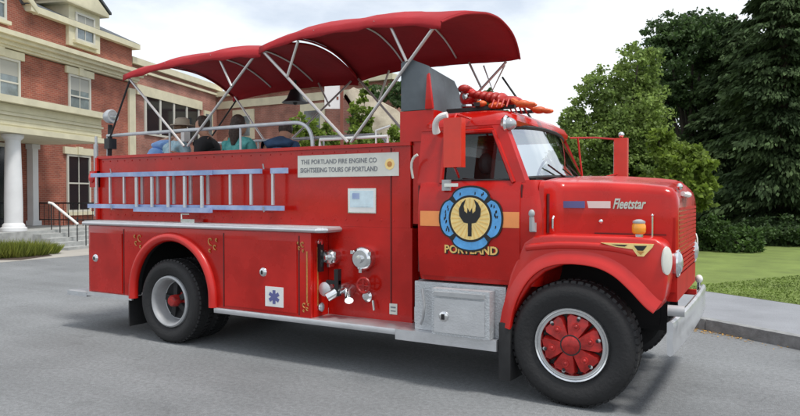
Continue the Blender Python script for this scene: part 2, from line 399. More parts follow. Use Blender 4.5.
# arch flares
def smooth(p, k=4):
    out = []
    for i in range(len(p)-1):
        a, b_, c, d = p[max(i-1, 0)], p[i], p[i+1], p[min(i+2, len(p)-1)]
        for j in range(k):
            t = j/k
            out.append(tuple(.5*((2*b_[q])+(c[q]-a[q])*t+(2*a[q]-5*b_[q]+4*c[q]-d[q])*t*t+(3*b_[q]-a[q]-3*c[q]+d[q])*t**3) for q in (0, 1)))
    return out+[p[-1]]
def band(pts, y, hw, bulge, matname, name, sg=-1, flat=False):
    if len(pts) < 20: pts = smooth(pts)
    """half-round flare that follows a polyline in the x,z plane"""
    bb = B().m(matname); rings = []
    for i, p in enumerate(pts):
        a = pts[max(i-1, 0)]; c = pts[min(i+1, len(pts)-1)]
        t = Vector((c[0]-a[0], c[1]-a[1])).normalized(); nrm = Vector((-t.y, t.x))
        ring = []
        for q in range(7):
            an = PI*q/6; o = -math.cos(an)*hw; d = math.sin(an)*bulge
            if flat: o, d = ((-1, .0), (-1, .75), (-.93, 1), (-.75, 1.02), (-.1, .62), (.6, .18), (1, .0))[q]; o *= hw; d *= bulge
            ring.append((p[0]+nrm.x*o, y+sg*d, p[1]+nrm.y*o))
        ring.append((p[0]+nrm.x*hw, y-sg*.02, p[1]+nrm.y*hw)); ring.append((p[0]-nrm.x*hw, y-sg*.02, p[1]-nrm.y*hw))
        rings.append(ring)
    bb.loft(rings); return bb.obj(name, truck)
ap = [(ACX-AR-.045, .5)] + arc(ACX, ACZ, AR+.045, 180, 0, 24) + [(ACX+AR+.045, .5)]
band(ap, 0, .055, .06, 'red_fender', 'rear_fender_flare'); band(ap, W, .055, .06, 'red_fender', 'rear_fender_flare', 1)

# compartment doors
def comp_door(x0, x1, z0, z1, latch):
    d = B().m('red').box(x0, x1, -.014, .003, z0, z1, .006).obj('compartment_door', truck)
    bb = B().m('chrome').lathe([(.001, -.035), (.032, -.034), (.045, -.026), (.052, -.012)], (latch[0], 0, latch[1]), 'y', 20)
    bb.m('blackgloss').box(latch[0]-.010, latch[0]+.010, -.042, -.033, latch[1]-.022, latch[1]+.022, .003)
    bb.obj('latch', d)
    return d
comp_door(-6.33, -5.70, .54, 1.30, (-6.22, .97))
comp_door(-3.93, -2.90, .54, 1.30, (-3.36, .95))
for x in (-5.675, -3.955, -2.875): B().m('red_dark').box(x-.007, x+.007, -.004, .002, .52, 1.36).obj('panel_seam', truck)
# star sign on the door
sg_ = B().m('white').box(-3.325, -3.075, -.022, -.0145, .585, .80, .002).obj('medical_sign', truck)
b = B().m('purple')
for k in range(3):
    a = R(90+60*k); ca, sa = math.cos(a), math.sin(a); q = []
    for u, w_ in ((-.075, -.02), (.075, -.02), (.075, .02), (-.075, .02)): q.append((-3.2+u*ca-w_*sa, .69+u*sa+w_*ca))
    b.prism(q, 'y', -.0235-.0008*k, -.0222)
b.obj('medical_star', sg_)
# gold scrollwork
def scroll(x, z, s=1, fl=1, name='gold_scroll'):
    bb = B().m('gold')
    for k, (dx, dz, rr) in enumerate(((0, 0, .05), (.055*fl, -.055, .032), (-.01*fl, -.09, .022), (.075*fl, .01, .02))):
        pts = [(x+(dx+rr*math.cos(t)*t/5)*s, -.006-.001*k, z+(dz+rr*math.sin(t)*t/5)*s) for t in [i*.55 for i in range(10)]]
        bb.tube(pts, .007, 5)
    return bb
for x, fl in ((-5.36, -1), (-4.15, 1)):
    scroll(x, 1.27, 1.25, fl).obj('gold_scroll', truck)
b = scroll(-2.82, 1.28, .8, -1)
b.m('gold').box(-2.778, -2.762, -.006, .001, .66, 1.20); b.obj('gold_stripe', truck)
scroll(-2.80, .64, .7, 1).obj('gold_scroll', truck)
b = B().m('gold')
b.box(-2.7165, -2.709, .10, .115, .62, 1.24); b.obj('gold_stripe', truck)

# top shelf / rail of the compartments, tread plate, both sides
for y0, y1 in ((-.03, .34), (W-.34, W+.03)):
    pts = [(-6.44, y0), (-2.62, y0), (-2.55, y0+.07), (-2.55, y1), (-6.44, y1)] if y0 < 1 else [(-6.44, y0), (-2.55, y0), (-2.55, y1-.07), (-2.62, y1), (-6.44, y1)]
    B().m('tread').prism(pts, 'z', 1.397, 1.455, .012).obj('top_shelf', truck)
b = B().m('alu').tube([(-6.44, -.032, 1.425), (-2.63, -.032, 1.425), (-2.552, .05, 1.425), (-2.552, .30, 1.425)], .022, 8)
b.obj('shelf_trim', truck)

# --- hose body above, open on top with benches
b = B().m('red')
b.box(-6.55, -1.70, .30, .345, 1.457, 2.285, .01)
b.box(-6.55, -1.70, W-.345, W-.30, 1.457, 2.285, .01)
b.box(-6.55, -6.50, .346, W-.346, 1.457, 2.1, .01)
b.box(-6.5, -1.75, .346, W-.346, 1.47, 1.52)
b.box(-1.80, -1.70, .346, W-.346, 1.522, 2.28, .01)
b.box(-6.58, -1.69, .275, .37, 2.286, 2.322, .014); b.box(-6.58, -1.69, W-.37, W-.275, 2.286, 2.322, .014)
for k in range(32):
    for z in (1.53, 2.25): b.ball((-6.48+k*.148, .298, z), (.009, .006, .009), 6, 4)
b.obj('hose_body', truck)
b = B().m('red')
b.box(-2.712, -1.68, .30, .345, .50, 1.456, .006); b.box(-2.712, -1.68, W-.345, W-.30, .50, 1.456, .006)
b.box(-1.72, -1.682, .347, W-.347, .7, 1.45)
b.m('red_dark').box(-1.93, -1.918, .294, .3005, .56, 2.27)
pump = b.obj('pump_panel', truck)
b = B().m('black')
b.box(-6.3, -2.4, .40, .60, 2.03, 2.08, .02).box(-6.3, -2.4, .38, .41, 2.03, 2.27, .01)
b.box(-6.3, -2.4, 1.65, 1.88, 1.95, 2.02, .02)
for x in (-6.2, -4.4, -2.5): b.box(x, x+.05, .42, .58, 1.52, 1.95); b.box(x, x+.05, 1.68, 1.86, 1.52, 1.95)
b.m('seat').box(-6.3, -2.4, .98, 1.36, 1.91, 1.96, .02).box(-6.3, -2.4, 1.14, 1.2, 1.53, 1.90)
b.obj('bench', truck)
# raised red block behind the cab
b = B().m('red').box(-1.82, -1.44, .30, W-.30, 2.325, 2.63, .012).box(-1.68, -1.46, .32, W-.32, 1.5, 2.324)
b.obj('bulkhead', truck)

# pump panel fittings
def cap(x, z, r, d, name='intake_cap'):
    bb = B().m('chrome').lathe([(r*.95, .30), (r, .30-d*.3), (r, .30-d*.7), (r*.92, .30-d*.85), (r*.72, .30-d), (r*.35, .30-d), (r*.3, .30-d*1.25), (.001, .30-d*1.27)], (x, 0, z), 'y', 28)
    for k in range(3):
        a = 2*PI*k/3+.5
        bb.box(x+r*math.cos(a)-.018, x+r*math.cos(a)+.018, .30-d*.9, .30-d*.3, z+r*math.sin(a)-.018, z+r*math.sin(a)+.018, .006)
    return bb.obj(name, pump)
cap(-2.23, 1.13, .125, .12); cap(-2.62, 1.13, .085, .14)
b = B().m('alu').lathe([(.07, .30), (.07, .22), (.05, .20), (.05, .16), (.001, .155)], (-2.74+.06, 0, 1.13), 'y', 16)
b.m('blackgloss').box(-2.71, -2.67, .10, .16, .98, 1.30, .01); b.obj('valve_lever', pump)
b = B().m('chrome').tube([(-2.47, .30, .80), (-2.47, .20, .80), (-2.50, .12, .77), (-2.56, .06, .72)], [.06, .06, .055, .05], 14)
b.tube([(-2.40, .30, .80), (-2.38, .2, .76), (-2.33, .13, .70)], [.05, .05, .045], 12)
b.m('alu').lathe([(.075, .16), (.075, .10), (.05, .09), (.001, .088)], (-2.62, 0, .80), 'y', 16)
b.m('blackgloss').box(-2.49, -2.44, .09, .15, .74, 1.02, .012).box(-2.60, -2.44, .10, .14, .86, .90, .01)
b.obj('discharge_valve', pump)
b = B().m('red_hub')
b.tube([(-2.19+.075*math.cos(t), .19, .86+.075*math.sin(t)) for t in [2*PI*i/16 for i in range(16)]], .014, 6, True)
b.tube([(-2.26, .19, .86), (-2.12, .19, .86)], .01, 6).tube([(-2.19, .19, .79), (-2.19, .19, .93)], .01, 6).tube([(-2.19, .30, .86), (-2.19, .18, .86)], .016, 8)
b.m('chrome').lathe([(.062, .30), (.062, .25), (.04, .23), (.001, .228)], (-2.19, 0, .74), 'y', 16).tube([(-2.12, .26, .70), (-2.10, .25, .60)], .012, 6)
b.obj('valve_wheel', pump)
b = B().m('offwhite').box(-1.94, -1.85, .290, .2985, .57, .68, .003); b.m('greyink').box(-1.925, -1.865, .2875, .2895, .60, .61).box(-1.925, -1.865, .2875, .2895, .635, .65)
b.obj('instruction_plate', pump)
b = B().m('chrome').lathe([(.032, -2.712), (.035, -2.70), (.03, -2.695)], (0, .13, 1.29), 'x', 16)
b.m('redlens').ball((-2.69, .13, 1.29), (.03, .035, .035), 12, 8); b.obj('red_marker_lamp', truck)
b = B().m('chrome').lathe([(.04, -2.712), (.045, -2.70), (.036, -2.69)], (0, .15, .60), 'x', 16)
b.m('lens').ball((-2.69, .15, .60), (.025, .036, .05), 12, 8); b.obj('clear_marker_lamp', truck)

# signs on the upper body
s1 = B().m('offwhite').box(-3.12, -1.83, .288, .2985, 1.985, 2.225, .003).obj('long_sign', truck)
text('sign_lettering', 'THE PORTLAND FIRE ENGINE CO', .07, 'greyink', s1, -2.58, .2865, 2.15, .98, .001, 0, .0008)
text('sign_lettering', 'SIGHTSEEING TOURS OF PORTLAND', .072, 'greyink', s1, -2.58, .2865, 2.06, 1.0, .001, 0, .001)
b = B().m('cream').lathe([(.06, .2875), (.059, .286), (.001, .286)], (-1.935, 0, 2.105), 'y', 8)
b.m('gold').lathe([(.03, .2855), (.001, .2845)], (-1.935, 0, 2.105), 'y', 16); b.obj('sign_badge', s1)
s2 = B().m('chrome').box(-2.45, -2.10, .289, .2985, 1.60, 1.86, .004).obj('notice_frame', truck)
b = B().m('white').box(-2.44, -2.11, .2865, .2885, 1.61, 1.85).m('paper').box(-2.42, -2.13, .2845, .286, 1.66, 1.835).m('bluerail').box(-2.39, -2.30, .283, .2842, 1.75, 1.81)
b.m('paper').box(-2.36, -2.17, .2825, .2838, 1.67, 1.70); b.obj('notice_paper', s2)

# small chrome step on shelf
b = B().m('chrome').box(-4.77, -4.55, .12, .26, 1.457, 1.50, .01).tube([(-4.8, .15, 1.46), (-4.8, .15, 1.56), (-4.66, .15, 1.56)], .012, 6); b.obj('shelf_bracket', truck)

# running board and silver tool section
b = B().m('alu')
b.prism([(-4.10, .44), (-4.10, .50), (-1.69, .50), (-1.69, .44)], 'y', -.02, .30, .008)
b.box(-1.688, -.655, -.03, .38, .40, .50, .01)
b.box(-4.10, -.60, W-.30, W+.02, .44, .50, .008)
b.obj('running_board', truck)
for y0, y1 in ((.06, .50), (W-.5, W-.06)): B().m('tread').box(-1.52, -.60, y0, y1, .502, .965, .01).obj('step_panel', truck)
B().m('tread').box(-6.80, -6.39, -.03, W+.03, .45, .51, .01).obj('rear_step', truck)
B().m('alu').box(-6.385, -5.50, -.028, -.002, .47, .525, .006).obj('sill_trim', truck)
b = B().m('tread')
b.box(-1.27, -.70, -.075, .058, .505, .93, .015)
tb = b.obj('tool_box', truck)
b = B().m('alu').box(-1.24, -.745, -.088, -.0765, .53, .845, .012); b.m('silver').box(-1.24, -.745, -.10, -.0765, .865, .905, .008)
dd = b.obj('box_door', tb)
B().m('chrome').lathe([(.04, -.09), (.045, -.10), (.03, -.107), (.001, -.108)], (-1.14, 0, .68), 'y', 18).m('blackgloss').box(-1.155, -1.125, -.118, -.108, .655, .705, .004).obj('handle', dd)
b = B().m('silver')
b.tube([(-1.44, .03, .56), (-1.40, .0, .62), (-1.38, -.01, .75), (-1.42, .02, .90)], .012, 6); b.obj('hose_hook', truck)
# mud flaps
for y0 in (.02, W-.32):
    B().m('black').prism([(-.64, y0-.03), (-.53, y0-.035), (-.50, y0+.30), (-.52, y0+.30), (-.62, y0+.0)] if y0 < 1 else [(-.60, y0), (-.58, y0), (-.58, y0+.3), (-.60, y0+.3)], 'z', .15, .66, .004).obj('mud_flap', truck)
    B().m('black').box(-5.62, -5.60, y0, y0+.5 if y0 < 1 else y0+.3, .13, .50, .004).obj('mud_flap', truck)

# rear corner fittings
b = B().m('red').box(-6.66, -6.56, .22, .34, 1.9, 2.12, .02).box(-6.60, -6.56, .26, .32, 1.46, 2.3, .01); b.m('redlens').ball((-6.61, .21, 2.03), (.05, .03, .07), 12, 8)
b.obj('tail_lamp', truck)
b = B().m('rail')
b.tube([(-6.63, .30, 1.46), (-6.63, .30, 2.6)], .018, 8); b.tube([(-6.72, .36, 1.5), (-6.72, .36, 2.5)], .03, 8)
b.obj('rear_grab_rail', truck)
b = B().m('black').tube([(-6.40, .34, 2.32), (-6.38, .34, 2.75)], .03, 8)
b.m('iron').box(-6.43, -6.33, .28, .40, 2.42, 2.56, .02)
b.m('rail').lathe([(.04, -.08), (.08, -.05), (.095, 0), (.095, .04), (.085, .06), (.03, .065)], (-6.38, .34, 2.86), 'x', 24)
b.m('lens').lathe([(.088, .045), (.05, .066), (.001, .07)], (-6.38, .34, 2.86), 'x', 24)
b.obj('work_lamp', truck)

# passenger rails
def bend(p0, p1, p2, n=6):
    p0, p1, p2 = Vector(p0), Vector(p1), Vector(p2)
    return [p0*(1-t)**2+p1*2*t*(1-t)+p2*t*t for t in [i/n for i in range(n+1)]]
for y in (.325, W-.325):
    b = B().m('rail').tube([(-6.42, y, 2.60)]+bend((-3.20, y, 2.60), (-2.94, y, 2.60), (-2.94, y, 2.32), 8), .022, 10)
    for x in (-6.42, -5.2, -4.0): b.tube([(x, y, 2.32), (x, y, 2.60)], .014, 8)
    b.obj('grab_rail', truck)
    b = B().m('white').tube([(-2.84, y, 2.32), (-2.84, y, 2.395), (-1.98, y, 2.395), (-1.98, y, 2.32)], .017, 8); b.tube([(-2.12, y, 2.32), (-2.12, y, 2.46), (-1.95, y, 2.50)], .012, 6)
    b.obj('short_rail', truck)

# --- cab ------------------------------------------------------------
def cab_ring(z, x0, x1, y0, y1, r=.10, n=5):
    pts = []
    for (cx, cy, a) in ((x1-r, y0+r, -90), (x1-r, y1-r, 0), (x0+r, y1-r, 90), (x0+r, y0+r, 180)):
        pts += [(px, py, z) for px, py in arc(cx, cy, r, a, a+90, n)]
    return pts
b = B().m('red')
def side(y): return y
b.loft([cab_ring(z, -1.50, x1, y, W-y, .09) for z, x1, y in ((.985, -.30, .075), (1.06, -.28, .05), (1.3, -.26, .02), (1.6, -.26, .015), (1.82, -.27, .035), (1.92, -.30, .075))])
b.m('dark').box(-1.45, -.36, .16, W-.16, 1.925, 1.935)
b.obj('cab_body', truck)
# roof
b = B().m('red')
b.loft([cab_ring(z, x0, x1, y, W-y, r, 7) for z, x0, x1, y, r in ((2.40, -1.47, -.64, .155, .12), (2.43, -1.49, -.59, .135, .14), (2.47, -1.50, -.575, .14, .16),
        (2.53, -1.48, -.60, .19, .20), (2.58, -1.42, -.68, .30, .22), (2.61, -1.32, -.80, .48, .22), (2.62, -1.2, -.95, .75, .12))])
b.box(-1.49, -.62, .135, .15, 2.40, 2.425)
b.obj('cab_roof', truck)
# pillars, rear wall, interior
b = B().m('red')
for s_ in (0, 1):
    f = (lambda y: y) if s_ == 0 else mir
    def quad(pts): b.loft([[ (x, f(y), z) for x, y, z in pts[0]], [(x, f(y), z) for x, y, z in pts[1]]])
    quad(([(-1.50, .07, 1.90), (-1.24, .07, 1.90), (-1.24, .14, 1.90), (-1.50, .14, 1.90)], [(-1.49, .145, 2.42), (-1.23, .145, 2.42), (-1.23, .21, 2.42), (-1.49, .21, 2.42)]))
    quad(([(-.53, .062, 1.90), (-.42, .066, 1.90), (-.40, .13, 1.90), (-.50, .13, 1.90)], [(-.76, .125, 2.42), (-.635, .128, 2.42), (-.62, .19, 2.42), (-.73, .19, 2.42)]))
b.box(-1.49, -1.45, .15, W-.15, 1.90, 2.10).box(-1.488, -1.45, .21, W-.21, 2.34, 2.43)
b.box(-1.487, -1.452, .20, W-.20, 2.105, 2.335)
b.obj('cab_pillar', truck)
b = B().m('seat').box(-1.42, -1.22, .25, 2.05, 1.5, 2.18, .05).box(-1.4, -.85, .25, 2.05, 1.35, 1.5, .05)
b.m('silver').ball((-1.02, .62, 2.10), (.07, .1, .11), 10, 8); b.obj('cab_seat', truck)
b = B().m('blackgloss').tube([(-.78+.05*math.sin(t), 1.75+.21*math.cos(t), 2.0+.19*math.sin(t)) for t in [2*PI*i/24 for i in range(24)]], .014, 6, True).tube([(-.55, 1.75, 1.85), (-.78, 1.75, 2.0)], .02, 6)
b.tube([(-.78, 1.54, 2.0), (-.78, 1.96, 2.0)], .01, 6); b.obj('steering_wheel', truck)
# door
b = B().m('red')
b.loft([[(x, y, z) for x, y, z in ((-1.455, yy, z), (-.455, yy, z), (-.455, yy+.04, z), (-1.455, yy+.04, z))] for z, yy in ((1.03, .043), (1.08, .028), (1.3, .004), (1.6, -.001), (1.80, .016), (1.90, .055))])
fr = [(-1.44, .06, 1.89), (-1.44, .125, 2.38), (-.735, .128, 2.40), (-.505, .06, 1.89)]
fr2 = [(-1.24, .058, 1.90), (-1.22, .125, 2.375), (-.745, .127, 2.375), (-.53, .058, 1.90)]
for i in range(3): b.tube([fr2[i], fr2[i+1]], .022, 6)
door = b.obj('cab_door', truck)
b = B().m('black')
b.tube([(-1.22, .075, 1.925), (-1.20, .135, 2.36), (-.755, .138, 2.36), (-.55, .078, 1.925)], .012, 6, True); b.obj('window_seal', door)
B().m('glass').loft([[(-1.22, .085, 1.925), (-.55, .085, 1.925)], [(-1.20, .143, 2.36), (-.755, .143, 2.36)]], False).obj('window_glass', door)
for x in (-1.468, -.452): B().m('red_dark').box(x, x+.012, .03, .05, 1.06, 1.88).obj('door_gap', door)
b = B().m('chrome').box(-1.16, -1.02, -.045, -.03, 1.865, 1.895, .008).tube([(-1.14, .03, 1.88), (-1.14, -.04, 1.88)], .012, 6).m('silver').box(-1.20, -1.12, -.01, .02, 1.83, 1.93, .01)
b.obj('door_handle', door)
# orange stripe and emblem on the door
b = B().m('orange')
def yd(z): # door surface
    ks = ((1.03, .043), (1.08, .028), (1.3, .004), (1.6, -.001), (1.80, .016), (1.90, .055))
    for (a, ya), (c, yc) in zip(ks, ks[1:]):
        if a <= z <= c: return ya+(yc-ya)*(z-a)/(c-a)
    return .05
b.loft([[(-1.43, yd(z)-.004, z), (-.455, yd(z)-.004, z)] for z in (1.50, 1.56, 1.64)], False)
b.obj('orange_stripe', door)
EX, EZ = -.915, 1.575
def maltese(rx, rz, notch, n=64):
    pts = []
    for i in range(n):
        a = 2*PI*i/n
        c = abs(math.cos(2*a))          # four lobes on the axes with notches on the diagonals
        k = 1-notch*(1-c)**3
        pts.append((EX+rx*k*math.cos(a), EZ+rz*k*math.sin(a)))
    return pts
b = B().m('ink').prism(maltese(.315, .30, .17), 'y', -.012, .03)
b.m('emblue').prism(maltese(.298, .283, .17), 'y', -.014, -.0122)
b.m('ink').lathe([(.212, -.0142), (.212, -.0165), (.001, -.0165)], (EX, 0, EZ), 'y', 48)
b.m('cream').lathe([(.192, -.0167), (.192, -.0185), (.001, -.0185)], (EX, 0, EZ), 'y', 48)
for a in (45, 135, 225, 315):
    ca, sa = math.cos(R(a)), math.sin(R(a)); q = []
    for u, w_ in ((.19, -.014), (.275, -.026), (.275, .026), (.19, .014)): q.append((EX+u*ca-w_*sa, EZ+u*sa+w_*ca))
    b.m('ink').prism(q, 'y', -.0155, -.0142)
for k in range(24):      # gold rays of the centre disc
    a = 2*PI*k/24; ca, sa = math.cos(a), math.sin(a)
    q = [(EX+u*ca-w_*sa, EZ+u*sa+w_*ca) for u, w_ in ((.07, -.003), (.185, -.008), (.185, .008), (.07, .003))]
    b.m('yellow').prism(q, 'y', -.0195, -.0187)
em = b.obj('door_emblem', door)
b = B().m('ink')
b.prism([(EX-.018, EZ-.16), (EX+.018, EZ-.16), (EX+.018, EZ-.02), (EX-.018, EZ-.02)], 'y', -.0215, -.0197)
def claw(sx):
    return [(EX+sx*u*1.2, EZ+w_*1.15) for u, w_ in ((0, -.04), (.05, -.03), (.085, .02), (.09, .075), (.065, .125), (.035, .15), (.05, .10), (.045, .06), (.022, .04), (.018, .085), (0, .05))]
b.prism(claw(1), 'y', -.0222, -.0197); b.prism(claw(-1), 'y', -.0222, -.0197)
b.obj('claw_symbol', door)
b = B().m('ink')
random.seed(3)
for k in range(26):     # illegible small lettering round the blue ring
    a = R(random.choice([random.uniform(58, 122), random.uniform(-30, 32), random.uniform(150, 210)])); rr = random.uniform(.232, .262)
    x, z = EX+rr*math.cos(a), EZ+rr*math.sin(a)
    b.prism([(x-.006, z-.013), (x+.006, z-.011), (x+.007, z+.012), (x-.003, z+.013)], 'y', -.0152, -.0142)
b.obj('ring_lettering', door)
text('door_lettering', 'PORTLAND', .10, 'ink', door, EX+.008, .004, 1.283, .53, .001, 0, .008)
text('door_lettering', 'PORTLAND', .10, 'yellow', door, EX, -.002, 1.288, .52, .0015, 0, .003)

# windscreen
def ws(t, v):   # t 0..1 across, v 0..1 up
    yb = .11+t*(W-.22); yt = .175+t*(W-.35); q = 1-abs(2*t-1)**2.4
    xb = -.46+.17*q; xt = -.67+.13*q; zb = 1.935+.03*q; zt = 2.40+.045*q
    return Vector((xb+(xt-xb)*v, yb+(yt-yb)*v, zb+(zt-zb)*v))
B().m('wglass').loft([[ws(t/24, v/6) for t in range(25)] for v in range(7)], False).obj('windscreen', truck)
rim_ = [ws(t/24, 0) for t in range(25)]+[ws(1, v/4) for v in range(1, 4)]+[ws(1-t/24, 1) for t in range(25)]+[ws(0, 1-v/4) for v in range(1, 4)]
b = B().m('black').tube(rim_, .02, 6, True); b.obj('windscreen_seal', truck)
b = B().m('blackgloss')
for y0 in (.75, 1.35): b.tube([ws(y0/W, 0)+Vector((.03, 0, .0)), ws((y0-.30)/W, .22)+Vector((.035, 0, .01))], .009, 5)
b.obj('wiper', truck)
b = B().m('lens').ball((-.62, .17, 2.43), (.075, .07, .06), 16, 10).m('chrome').lathe([(.065, -.03), (.085, 0), (.07, .02)], (-.64, .17, 2.43), 'x', 20, False)
b.obj('roof_marker_lamp', truck)
b = B().m('white').tube(bend((-1.31, .10, 2.38), (-1.31, .0, 2.52), (-1.16, .02, 2.53), 8), [.038, .034, .03, .03, .028, .028, .03, .03, .03], 10); b.obj('air_horn', truck)
b = B().m('offwhite').tube([(-1.53, .04, 1.95)]+bend((-1.53, .02, 2.0), (-1.55, 0, 2.14), (-1.46, .0, 2.17), 5), .013, 6); b.obj('grab_handle', truck)
# mirrors
def mirror(x, y, z0, z1, w, arm):
    b = B().m('mirror_red').box(x-w/2, x+w/2, y-.05, y+.04, z0, z1, .025, 3)
    b.m('chrome').box(x-w/2-.006, x-w/2, y-.03, y+.03, z0+.04, z1-.04)
    m_ = b.obj('side_mirror', truck)
    for p in arm: B().m('red').tube(p, .011, 6).obj('mirror_arm', m_)
    return m_
mirror(-.965, -.24, 2.03, 2.46, .17, [[(-.965, -.24, 2.46), (-.97, -.2, 2.5), (-.98, .14, 2.50)], [(-.965, -.24, 2.03), (-1.0, -.1, 1.98), (-1.05, .04, 1.95)]])
m2_ = mirror(-.08, 2.52, 2.0, 2.46, .15, [[(-.08, 2.5, 2.44), (-.35, 2.42, 2.47), (-.60, 2.2, 2.46)], [(-.08, 2.5, 2.05), (-.4, 2.25, 1.95)], [(-.52, 2.24, 2.46), (-.46, 2.24, 1.95)]])
B().m('chrome').ball((-.08, 2.52, 2.50), .035, 10, 8).obj('mirror_lamp', m2_)

# cowl + hood (bonnet): lofted along x
def hood_ring(x, ys, zb, zs, zt, r=.14):
    p = [(ys, zb), (ys-.004, (zb+zs)/2), (ys, zs-r)]
    p += [(ys+r-r*math.cos(R(90*i/5)), zs-r+(r)*math.sin(R(90*i/5))) for i in range(1, 6)]
    p += [(ys+.40, zs+(zt-zs)*.7), (YC-.12, zt), (YC-.06, zt+.012), (YC, zt+.016)]
    full = p + [(W-a, c) for a, c in p[::-1][1:]]
    return [(x, a, c) for a, c in full]
b = B().m('red')
b.loft([hood_ring(x, ys, zb, zs, zt, r) for x, ys, zb, zs, zt, r in (
    (-.30, .06, 1.30, 1.91, 1.95, .07), (-.26, .07, 1.30, 1.915, 1.96, .08), (-.225, .17, 1.30, 1.915, 1.963, .09), (-.19, .26, 1.3, 1.91, 1.965, .09), (-.14, .295, 1.3, 1.91, 1.965, .09), (.15, .32, 1.3, 1.905, 1.96, .09),
    (.50, .34, 1.3, 1.885, 1.935, .09), (.67, .35, 1.3, 1.865, 1.915, .09), (.725, .355, 1.3, 1.85, 1.895, .09), (.76, .37, 1.3, 1.815, 1.86, .09), (.78, .395, 1.3, 1.76, 1.81, .09), (.785, .42, 1.3, 1.73, 1.77, .09))])
hood = b.obj('hood', truck, sharp=40)
B().m('red_dark').box(-.24, -.232, .10, .17, 1.46, 1.80).box(-.1, .70, .315, .33, 1.452, 1.462).obj('hood_gap', hood)
b = B().m('purple').box(-.175, .035, .286, .325, 1.675, 1.735, .002).m('decalw').box(.04, .25, .310, .335, 1.675, 1.735, .002); b.obj('hood_decal', hood)
text('hood_script', 'Fleetstar', .12, 'chrome', hood, .405, .322, 1.71, .27, .004, .35, .003)
b = B().m('chrome').tube([(-.20, .16, 1.48), (-.20, .13, 1.50), (-.20, .13, 1.58), (-.20, .16, 1.60)], .012, 6).ball((.17, .315, 1.56), (.02, .012, .02), 8, 6); b.obj('hood_latch', hood)
b = B().m('silver').tube([(-.335, -.01, 1.48), (-.335, -.03, 1.60)], [.028, .022], 10).ball((-.335, -.03, 1.63), (.028, .022, .035), 10, 8).box(-.36, -.31, -.005, .03, 1.47, 1.55, .008); b.obj('cowl_lamp', truck)
b = B().m('white').tube(bend((.79, .62, 1.80), (.85, .80, 1.775), (.79, 1.02, 1.80), 6), .022, 8).m('chrome').ball((.775, .55, 1.86), (.025, .03, .03), 10, 8); b.obj('hood_ornament', hood)

# grille shell
b = B().m('dull_red')
b.box(.60, .765, .36, .50, .98, 1.60, .02).box(.60, .765, W-.50, W-.36, .98, 1.60, .02).box(.60, .78, .38, W-.38, .90, 1.10, .03)
b.box(.70, .76, .44, W-.44, 1.66, 1.76, .01)
b.obj('front_panel', truck)
b = B().m('red_dark').box(.66, .768, .46, W-.46, 1.1, 1.68)
b.m('dull_red')
for k in range(15): b.box(.70, .788, .44, W-.44, 1.125+k*.038, 1.150+k*.038, .006)
for y in (.46, 1.13, W-.50): b.box(.702, .78, y, y+.04, 1.105, 1.70, .005)
b.obj('grille', truck)

# fenders
FP = [(-.625, .62), (-.60, .86), (-.55, 1.08), (-.48, 1.26), (-.42, 1.38), (-.34, 1.435), (-.2, 1.45), (.52, 1.45), (.66, 1.44), (.72, 1.40), (.745, 1.30), (.75, 1.12), (.73, .98), (.70, .90), (.655, .86),
      (.60, .87), (.50, 1.00), (.39, 1.11), (.26, 1.18), (.10, 1.215), (-.08, 1.195), (-.23, 1.13), (-.36, 1.01), (-.45, .87), (-.51, .74), (-.545, .62)]
for s_ in (0, 1):
    y0, y1 = (.012, .40) if s_ == 0 else (W-.40, W-.012)
    b = B().m('red_fender').prism(FP, 'y', y0, y1, .035, 4, 40)
    fen = b.obj('front_fender', truck, sharp=50)
    lip = [(-.585, .62), (-.555, .78), (-.50, .93), (-.41, 1.08), (-.29, 1.19), (-.14, 1.25), (.04, 1.265), (.22, 1.245), (.37, 1.18), (.50, 1.07), (.62, .945), (.68, .90)]
    o = band(lip, .012 if s_ == 0 else W-.012, .056, .042, 'red_fender', 'fender_lip', -1 if s_ == 0 else 1, True); o.parent = fen
    if s_ == 0:
        # raised shoulder crease that runs into the headlight pod
        o = band([(-.40, 1.33), (-.1, 1.365), (.3, 1.36), (.52, 1.32)], .012, .03, .018, 'red_fender', 'fender_crease'); o.parent = fen
    yy = .10 if s_ == 0 else W-.10
    b = B().m('chrome').lathe([(.035, 1.45), (.035, 1.47), (.045, 1.475)], (.52, yy, 0), 'z', 16, False).m('amber').lathe([(.045, 1.475), (.055, 1.49), (.055, 1.54), (.045, 1.56)], (.52, yy, 0), 'z', 16)
    b.m('silver').lathe([(.05, 1.56), (.05, 1.575), (.02, 1.59), (.001, 1.592)], (.52, yy, 0), 'z', 16); b.obj('turn_signal', fen)
b = B().m('chrome').tube([(.60, .25, 1.44), (.60, .25, 1.62)], .008, 6).ball((.60, .25, 1.62), .012, 8, 6); b.obj('fender_guide', truck)
b = B().m('cream')
# winged chevron badge on the fender
for (x0, x1, z0, z1) in ((.28, .62, 1.385, 1.397),):
    b.prism([(.24, 1.398), (.65, 1.40), (.64, 1.375), (.575, 1.30), (.53, 1.30), (.49, 1.355), (.36, 1.368)], 'y', -.008, .014)
b.m('ink').prism([(.33, 1.388), (.45, 1.388), (.43, 1.374), (.37, 1.378)], 'y', -.011, -.0085); b.prism([(.50, 1.384), (.60, 1.386), (.57, 1.345), (.53, 1.345)], 'y', -.011, -.0085)
b.m('gold').prism([(.525, 1.34), (.58, 1.34), (.552, 1.312)], 'y', -.013, -.0085)
b.obj('fender_badge', fen if False else truck)
